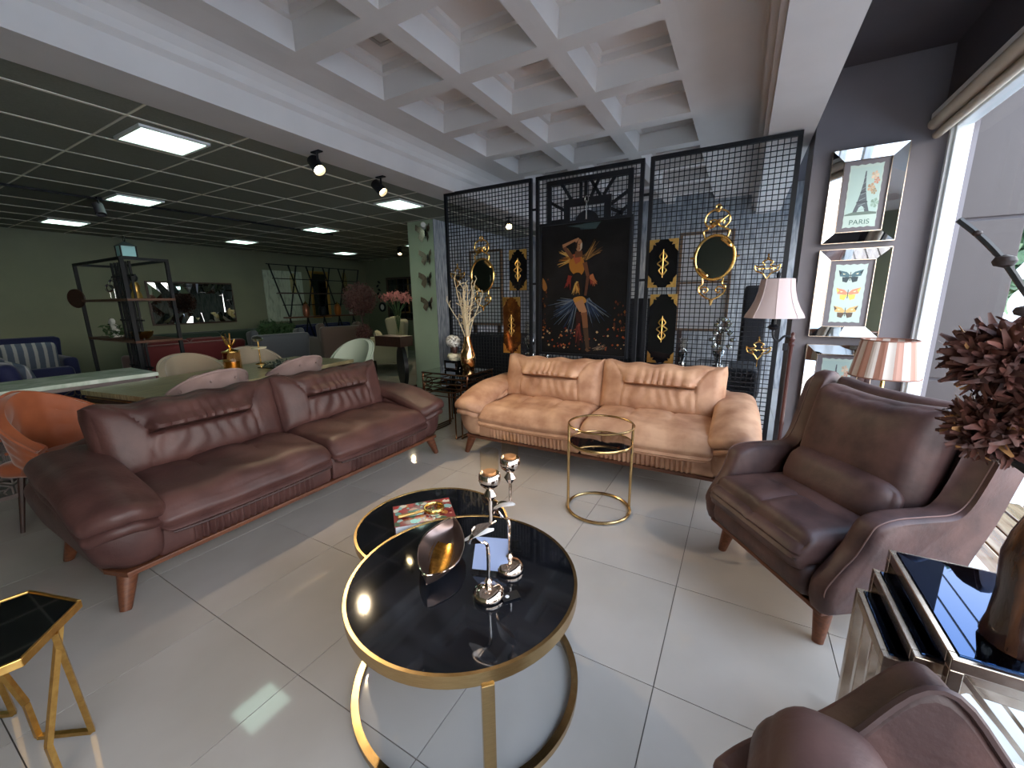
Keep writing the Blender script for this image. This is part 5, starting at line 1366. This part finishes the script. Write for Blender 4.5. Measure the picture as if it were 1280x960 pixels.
# faceted panoramic mirror on the left wall
pm_ = thing('faceted_mirror', 'wide faceted panoramic mirror on the left wall', 'mirror', (X0+.01, 3.32, 1.0))
W_, H_ = 1.52, .85; rr_ = random.Random(2)
obj('back_board', MB().box(0, .02, 0, W_, 0, H_), DWOOD, pm_, smooth=0)
pts = []; NX = 7
O = [(.03+(W_-.06)*i/NX, .03) for i in range(NX+1)]+[(W_-.03, H_-.03)]+[(W_-.03-(W_-.06)*i/NX, H_-.03) for i in range(1, NX+1)]
I = [(.22+(W_-.44)*i/NX, .23) for i in range(NX+1)]+[(W_-.22, H_-.23)]+[(W_-.22-(W_-.44)*i/NX, H_-.23) for i in range(1, NX+1)]
nO = len(O)
for i in range(nO):
    a, b, c, d = O[i], O[(i+1) % nO], I[(i+1) % nO], I[i]; mid = ((a[0]+b[0])/2, (a[1]+b[1])/2)
    for T3, dd_ in (((a, mid, d), .03), ((mid, c, d), .055), ((mid, b, c), .035)):
        V = [(.021, p[0], p[1]) for p in T3]+[(.026+rr_.uniform(0, .03), p[0], p[1]) for p in T3]
        obj('facet', MB().add(V, [(2, 1, 0), (3, 4, 5), (0, 1, 4, 3), (1, 2, 5, 4), (2, 0, 3, 5)]), MIRROR, pm_, smooth=0)
obj('centre_glass', MB().box(.02, .03, .22, W_-.22, .23, H_-.23), MIRROR, pm_, smooth=0)
cvs = thing('canvas_picture', 'large pale abstract canvas on the left wall behind the crossed shelf', 'picture', (X0+.005, 5.55, .96))
obj('canvas', MB().box(0, .035, 0, .98, 0, 1.22), mat('pale_abstract_paint', (186, 196, 180), .7, rgb2=(140, 150, 136), ns=3, stretch=(1, 3, .7), lo=.45, hi=.75, distort=2), cvs, smooth=0, bevel=.004)
# crossed metal shelf
xs = thing('crossed_shelf', 'dark metal shelf of crossing diagonal bars holding gold vases', 'shelf unit', (-6.15, 4.95, 0), PI/2+.02)
L_ = 2.25
for k in range(5):
    x = .05+.43*k
    for a, b in (((x, 2.22), (x+.62, .05)), ((x+.62, 2.22), (x+.10, .05))):
        m = MB().bar((a[0], 0, a[1]), (b[0], 0, b[1]), .022, .022, up=(0, 1, 0)); obj('diagonal_bar', m, IRON, xs, smooth=0)
for z, a, b in ((2.21, 0, 2.4), (1.92, .1, 2.3), (1.62, .2, 2.2), (1.36, .26, 2.1)): obj('rail', MB().bar((a, 0, z), (b, 0, z), .018, .018), IRON, xs, smooth=0)
obj('shelf', MB().box(.3, 2.25, -.11, .11, 1.07, 1.10), WOOD, xs, smooth=0); obj('shelf', MB().box(.2, 2.2, -.09, .09, 1.60, 1.62), DWOOD, xs, smooth=0)
def vase_b(label, d, z, mt, h=.28, r=.075, lid=True):
    v = thing('lidded_vase', label, 'vase', (-6.15, 4.95+d, z), 0, 'vases on the crossed shelf')
    obj('body', MB().lathe([(.001, 0), (r*.75, 0), (r, h*.15), (r, h*.75), (r*.6, h*.95), (r*.65, h), (.001, h)], 16, False), mt, v)
    if lid: obj('lid', MB().lathe([(r*.66, h), (r*.5, h*1.08), (r*.15, h*1.14), (r*.2, h*1.2), (.001, h*1.24)], 12, False), GOLD, v)
CPR = mat('copper_glass', (150, 96, 74), .3, .6)
vase_b('copper lidded vase, left one on the crossed shelf', .78, 1.10, CPR); vase_b('brighter copper lidded vase, right one on the crossed shelf', 1.62, 1.10, mat('bright_copper', (186, 110, 56), .3, .6), .26, .08)
vase_b('tall amber goblet high on the left of the crossed shelf', .55, 1.62, AMBER, .42, .06, False); vase_b('tall amber goblet high on the right of the crossed shelf', 1.90, 1.62, AMBER, .5, .06, False)
vase_b('small dark pot in the middle of the crossed shelf', 1.20, 1.10, IRON, .22, .09, False)
vase_b('small white jug on the crossed shelf right of the middle', 2.02, 1.10, WHITEPL, .20, .05, False)
gf = thing('gilt_picture_frame', 'gilt framed mirror with dark glass behind the crossed shelf', 'mirror', (X0+.005, 6.75, 1.0))
m = MB()
for a, b, c, d in ((0, .55, 0, .07), (0, .55, 1.15, 1.22), (0, .07, .07, 1.15), (.48, .55, .07, 1.15)): m.box(0, .03, a, b, c, d)
obj('frame', m, OGOLD, gf, smooth=0, bevel=.006); obj('glass', MB().box(.004, .014, .06, .49, .06, 1.16), DMIRROR, gf, smooth=0)
# plants in pots behind
def leafball(name, label, loc, balls, trunk_h, mt, seed, n=900, s=.035, pot=True):
    r = thing(name, label, 'plant', loc); q = np.random.default_rng(seed)
    if pot:
        obj('pot', MB().box(-.15, .15, -.15, .15, 0, .26), BLACKG, r, smooth=0, bevel=.006); obj('soil', MB().box(-.135, .135, -.135, .135, .25, .265), DWOOD, r, smooth=0)
    obj('trunk', MB().tube(spl([(0, 0, .2 if pot else 0), (.02, .01, trunk_h*.5), (0, 0, trunk_h)], 5), .018, 7), DWOOD, r)
    m = MB(); V = []; F = []
    for (bx, by, bz, R) in balls:
        for k in range(int(n*(R/.2)**2)):
            d = q.normal(size=3); d /= np.linalg.norm(d); c = np.array([bx, by, bz])+d*R*(.55+.5*q.random()); a = q.normal(size=3); a /= np.linalg.norm(a); b = np.cross(a, d); b /= np.linalg.norm(b)+1e-6
            i = len(V); V += [c-a*s*.5, c+b*s*.3, c+a*s*.5, c-b*s*.3]; F.append((i, i+1, i+2, i+3))
    o = obj('foliage', m.add(V, F), mt, r, smooth=0); o['kind'] = 'stuff'
    return r
leafball('topiary', 'plum leaved ball topiary in black square pot by the pale armchair', (-3.80, 5.28, 0), [(0, 0, 1.46, .31), (.02, .02, .82, .16)], 1.4, PLUM, 21, 1000, .05)
leafball('potted_plant', 'low green leafy plant behind the slate armchair', (-6.0, 4.75, 0), [(0, 0, .85, .22), (.1, .3, .83, .2)], .8, LEAFG, 22, 260, .09)
# grid mirror on the back wall
gm = thing('grid_mirror', 'black grid framed mirror on the back wall beside the column', 'mirror', (-6.50, Y1-.035, .88))
GW, GH = 1.32, 1.20
obj('glass', MB().box(0, GW, .015, .03, 0, GH), DMIRROR, gm, smooth=0)
m = MB()
for a, b, c, d in ((0, GW, 0, .05), (0, GW, GH-.05, GH), (0, .05, .05, GH-.05), (GW-.05, GW, .05, GH-.05)): m.box(a, b, -.01, .02, c, d)
obj('frame', m, OGOLD if False else DWOOD, gm, smooth=0)
for k in range(1, 6): obj('grid_bar', MB().box(GW*k/6-.010, GW*k/6+.010, -.004, .016, .05, GH-.05), IRON, gm, smooth=0)
for k in range(1, 6): obj('grid_bar', MB().box(.05, GW-.05, -.006, .014, GH*k/6-.010, GH*k/6+.010), IRON, gm, smooth=0)
wc = thing('round_wall_clock', 'small dark round wall clock left of the grid mirror', 'clock', (-6.75, Y1-.005, 1.25))
obj('rim', MB().ring(.11, .03, 0, 24, 6), IRON, wc, (0, -.01, 0), (PI/2, 0, 0)); obj('face', MB().lathe([(.001, 0), (.10, 0), (.10, .008), (.001, .008)], 24, False), WHITEPL, wc, (0, 0, 0), (PI/2, 0, 0))
wo = thing('wall_ornament', 'dark leaf shaped wall ornament above the round clock', 'decoration', (-6.85, Y1-.005, 1.75))
m = MB()
for k in range(5): m.T = TR((.03*(-1)**k, -.01-.004*k, .22-.11*k), (PI/2, .5*(-1)**k, 0)); m.prism([(-.07, 0), (0, .04), (.09, 0), (0, -.04)], 0, .006)
m.T = None; obj('leaves', m, IRON, wo, smooth=0)
# console on a dark pedestal with pink flowers
pd = thing('pedestal_table', 'dark pedestal console on round disc leg by the green column', 'console', (-2.22, 4.62, 0), .0)
obj('base', MB().box(-.20, .20, -.17, .17, 0, .05), DWOOD, pd, smooth=0, bevel=.004)
obj('disc', MB().lathe([(.001, -.03), (.33, -.03), (.33, .03), (.001, .03)], 36, False), BLACKP, pd, (.07, 0, .38), (PI/2, 0, -.60))
obj('top', MB().box(-.36, .20, -.14, .14, .70, .86), DWOOD, pd, smooth=0, bevel=.004)
fv = thing('glass_vase', 'clear glass vase of pink flowers on the pedestal console', 'vase', (-2.18, 4.62, .86))
obj('body', MB().lathe([(.04, 0), (.045, .02), (.03, .20), (.06, .42), (.055, .42), (.025, .20), (.001, .02)], 18, False), GLASSC, fv)
m = MB(); q = np.random.default_rng(6); V = []; F = []; st_ = MB()
for k in range(26):
    a = q.uniform(0, 2*PI); rr2 = .22*math.sqrt(q.random()); h = .60+.09*q.random()-rr2*.25
    st_.tube([(0, 0, .05), (.3*rr2*math.cos(a), .3*rr2*math.sin(a), .40), (rr2*math.cos(a), rr2*math.sin(a), h)], .003, 4)
    for j in range(14):
        c = np.array([rr2*math.cos(a), rr2*math.sin(a), h])+q.normal(size=3)*.025; x = q.normal(size=3)*.016; y = q.normal(size=3)*.012; i = len(V); V += [c-x, c+y, c+x, c-y]; F.append((i, i+1, i+2, i+3))
o = obj('blossoms', m.add(V, F), PINKF, fv, smooth=0); o['kind'] = 'stuff'; obj('stems', st_, LEAFG, fv)
# butterflies on the column, camera
def butterfly(label, x, z, s, rz=0):
    r = thing('metal_butterfly', label, 'wall decoration', (x, 4.812, z), 0, 'metal butterflies on the column')
    for sx in (-1, 1):
        P = [(0, .1), (.4, .6), (.95, .9), (1.0, .3), (.6, .0), (.75, -.5), (.4, -.95), (.1, -.3), (0, -.3)]
        V = [(sx*a*s*.5, -.004-.25*s*a, b*s*.5) for a, b in P]; V2 = [(v[0], v[1]+.003, v[2]) for v in V]; n = len(P)
        m = MB().add(V+V2, [tuple(range(n)), tuple(range(2*n-1, n-1, -1))]+[(i, n+i, n+(i+1) % n, (i+1) % n) for i in range(n)])
        obj('wing', m, STEEL, r, smooth=0)
    obj('body', MB().tube([(0, -.005, -.3*s), (0, -.012, 0), (0, -.005, .2*s)], [.004, .010, .005], 6), IRON, r)
    return r
butterfly('largest metal butterfly, topmost on the green column', -1.68, 2.40, .28); butterfly('second metal butterfly from the top of the green column', -1.66, 2.05, .25)
butterfly('third metal butterfly from the top of the green column', -1.68, 1.72, .26); butterfly('lowest metal butterfly on the green column', -1.68, 1.36, .24)
cc = thing('security_camera', 'white security camera at the top of the green column', 'camera', (-1.62, 4.80, 2.50))
m = MB(); m.T = TR((0, -.10, -.02), (PI/2-.1, 0, .7)); m.lathe([(.001, -.06), (.032, -.06), (.036, .08), (.001, .08)], 14, False); obj('body', m, WHITEPL, cc); obj('bracket', MB().tube([(0, .028, 0), (0, -.06, 0)], .014, 8), WHITEPL, cc)
sw = thing('wall_switch_box', 'small dark box with white dial on the wallpapered wall', 'switch', (-1.53, 5.32, 1.70)); obj('box', MB().box(0, .06, -.06, .06, -.09, .09), BLACKP, sw, smooth=0); obj('dial', MB().lathe([(.001, 0), (.04, 0), (.04, .01), (.001, .01)], 16, False), WHITEPL, sw, (.06, 0, 0), (0, PI/2, 0))

# ================================================================== nest of bronze tables left of tan sofa
def wire_table(label, x0, x1, y0, y1, z, rings=True):
    r = thing('bronze_nesting_table', label, 'nesting table', (x0, y0, 0)); dx, dy = x1-x0, y1-y0; c = .05
    def rect(zz): return [(c, 0, zz), (dx-c, 0, zz), (dx, c, zz), (dx, dy-c, zz), (dx-c, dy, zz), (c, dy, zz), (0, dy-c, zz), (0, c, zz)]
    m = MB().tube(spl(rect(z-.01), 3, True), .008, 6, True); m.tube(spl(rect(z-.055), 3, True), .006, 6, True); obj('top_frame', m, BRONZE, r)
    obj('glass_top', MB().prism([(p[0], p[1]) for p in spl([(a, b) for a, b, _ in rect(0)], 3, True)], z-.006, z), BLACKG, r, smooth=0)
    for xx in (0, dx):
        m = MB().tube(spl([(xx, .03, z-.03), (xx, .012, z-.08), (xx, .012, .05), (xx, .03, .010), (xx, dy-.03, .010), (xx, dy-.012, .05), (xx, dy-.012, z-.08), (xx, dy-.03, z-.03)], 4), .008, 6); obj('leg_loop', m, BRONZE, r)
    if rings:
        for k in range(3): obj('ring_ornament', MB().ring(.045, .005, 0, 18, 5), BRONZE, r, (dx*(k+.5)/3, .0, z-.105), (PI/2, 0, 0))
    return r
wire_table('bronze wire nesting table, largest, holding the gold vase', -.36, .22, 3.10, 3.60, .665)
wire_table('bronze wire nesting table, middle sized, under the largest', -.31, .17, 3.06, 3.50, .575, False)
wire_table('bronze wire nesting table, smallest and lowest of the three', -.26, .12, 3.02, 3.42, .50, False)
gv = thing('gold_bottle_vase', 'tall gold mirrored bottle vase with dried branches beside the tan sofa', 'vase', (.065, 3.36, .667))
obj('body', MB().lathe([(.001, 0), (.06, 0), (.066, .02), (.082, .10), (.078, .17), (.055, .25), (.036, .32), (.034, .36), (.030, .36), (.030, .32), (.001, .3)], 28, False), mat('gold_vase_metal', (206, 150, 96), .1, 1.0, rgb2=(232, 190, 140), ns=4, stretch=(8, 8, 1)), gv)
db = thing('dried_branches', 'pale dried branches standing in the gold bottle vase', 'branches', (.065, 3.36, 1.0))
m = MB(); q = np.random.default_rng(8)
for k in range(13):
    a = q.uniform(PI*.0, 2*PI); sp_ = q.uniform(.08, .26); h = q.uniform(.28, .66); dx, dy = sp_*math.cos(a), sp_*.7*math.sin(a)
    P = spl([(0, 0, -.05), (.35*dx, .35*dy, h*.4), (.75*dx, .75*dy, h*.75), (dx, dy, h)], 4); m.tube(P, [.006]*5+[.004]*(len(P)-5), 5)
    for j in range(5):
        p = P[3+2*j]; e = p+Vector((q.normal()*.05, q.normal()*.03, .05+.04*q.random())); m.tube([p, (p+e)/2+Vector((.01*q.normal(), 0, .01)), e], [.004, .0035, .005], 5)
obj('twigs', m, DRYB, db)
fb = thing('turban_figurine', 'dark bust figurine with white turban left of the gold vase', 'figurine', (-.135, 3.38, .667))
obj('plinth', MB().box(-.09, .09, -.07, .07, 0, .10), BLACKG, fb, smooth=0, bevel=.004); obj('label_plate', MB().box(-.06, .06, -.073, -.069, .02, .07), mat('grey_plate', (120, 128, 140), .4), fb, smooth=0)
obj('collar', MB().lathe([(.001, .10), (.055, .10), (.075, .135), (.065, .165), (.03, .175), (.001, .175)], 20, False), CREAM, fb)
def headf(P, T):
    P = P.copy(); P[:, 0] += .012*np.exp(-((T[:, 2]+.1)/.2)**2)*(T[:, 0] > .5)*np.exp(-(T[:, 1]/.3)**2); P[:, 1] *= 1-.12*(T[:, 2] < -.3); return P
m = MB(); m.T = TR((.01, 0, .215), (0, 0, -.7)); m.rbox((.085, .075, .11), .037, (8, 8, 8), headf); obj('head', m, mat('dark_figurine', (70, 44, 40), .4), fb)
def turb(P, T):
    P = P.copy(); P *= 1+.04*np.sin(T[:, 0:1]*9+T[:, 2:3]*12); return P
m = MB(); m.T = TR((-.005, 0, .30), (0, .2, 0)); m.rbox((.16, .14, .13), .065, (14, 14, 12), turb); obj('turban', m, mat('white_patterned_glaze', (222, 220, 214), .35, rgb2=(120, 112, 104), ns=45, lo=.52, hi=.60), fb)
# display table behind the mesh with silver and glass things
dpt = thing('display_table', 'long black glass display table behind the mesh screen', 'table', (.15, 4.1, 0))
obj('top', MB().box(0, 2.35, 0, .45, .72, .74), BLACKG, dpt, smooth=0)
for x in (.04, 2.31):
    for y in (.04, .41): obj('leg', MB().box(x-.02, x+.02, y-.02, y+.02, 0, .72), STEEL, dpt, smooth=0)
def glass_lamp(label, x, y, z, k=1.0):
    r = thing('glass_candle_holder', label, 'candle holder', (x, y, z), 0, 'silver holders behind the mesh')
    obj('stem', MB().lathe([(.05*k, 0), (.05*k, .01*k), (.015*k, .02*k), (.02*k, .06*k), (.05*k, .11*k), (.055*k, .15*k), (.02*k, .19*k), (.03*k, .20*k), (.001, .20*k)], 18, False), CHROMEW, r)
    obj('glass', MB().lathe([(.05*k, .20*k), (.055*k, .32*k), (.052*k, .32*k), (.047*k, .205*k)], 18, False), GLASSC, r); return r
glass_lamp('silver and glass candle holder right of the gold vase', .33, 4.3, .74, 1.25)
glass_lamp('silver candle holder behind the amber plaque', .58, 4.25, .74, .9)
glass_lamp('silver candle holder behind the right mesh, left of gilt mirror', 2.08, 4.3, .74, .8)
glass_lamp('silver candle holder behind the right mesh, under gilt mirror', 2.40, 4.3, .74, 1.0)
cr = thing('crystal_stand', 'tall crystal flower stand behind the right mesh panel', 'ornament', (2.43, 4.02, 0))
obj('rod', MB().lathe([(.09, 0), (.09, .012), (.012, .03), (.012, .95), (.001, .95)], 14, False), CHROMEW, cr)
m = MB()
for z, R in ((1.02, .085), (1.15, .05)):
    for k in range(8): a = k*PI/4; m.T = TR((R*math.cos(a), 0, z+R*math.sin(a)), (0, -a, 0)); m.rbox((.05, .03, .04), .012, (3, 3, 3))
m.T = None; obj('crystal_flower', m, CHROMEW, cr, smooth=0)
# white boards in brown frames behind the screen
def board(label, x0, x1, z0, z1, Y, mid=True):
    r = thing('framed_white_board', label, 'board', (x0, Y, z0), 0, 'white boards behind the mesh'); W, H = x1-x0, z1-z0; m = MB()
    for a, b, c, d in ((0, W, 0, .035), (0, W, H-.035, H), (0, .035, .035, H-.035), (W-.035, W, .035, H-.035))+(((.035, W-.035, H*.5-.012, H*.5+.012),) if mid else ()): m.box(a, b, -.02, .02, c, d)
    obj('frame', m, mat('brown_board_frame', (116, 88, 66), .5), r, smooth=0); obj('panel', MB().box(.03, W-.03, -.005, .015, .03, H-.03), WHITEB, r, smooth=0)
    for x in (.04, W-.10): obj('foot', MB().box(x, x+.06, -.02, .02, -z0, 0), DWOOD, r, smooth=0)
board('brown framed white board behind the right mesh panel', 1.82, 2.42, .98, 2.18, 5.5)
board('brown framed white board behind the left mesh panel', -1.37, -.76, 1.0, 2.18, 5.5)
def draped(label, loc, s):
    r = thing('draped_furniture', label, 'covered furniture', loc, 0, 'black draped pieces behind the mesh')
    def fn(P, T):
        P = P.copy(); k = sstep(.5, -1, T[:, 2]); a = np.arctan2(T[:, 1], T[:, 0]); P[:, 0] *= 1+.05*k*np.sin(a*9); P[:, 1] *= 1+.05*k*np.cos(a*8); return P
    m = MB(); m.T = TR((0, 0, s[2]/2)); m.rbox(s, .06, (18, 18, 10), fn); obj('cloth', m, CLOTH, r, smooth=60); return r
draped('low black draped piece behind the right mesh panel', (2.45, 5.0, 0), (.65, .7, .66))
draped('tall black draped piece behind the lilac lampshade', (2.72, 6.4, 0), (.30, .30, 1.55))
draped('wide black draped piece behind the tan sofa and left mesh', (-.55, 5.0, 0), (.9, .5, .92))
draped('black draped piece behind the painting', (1.2, 5.4, 0), (1.0, .6, 1.4))
wsh = struct(obj('wall_alcove', MB().box(-1.53, 3.80, 7.2, 7.28, 0, 3.24), WALLPAPER, smooth=0))
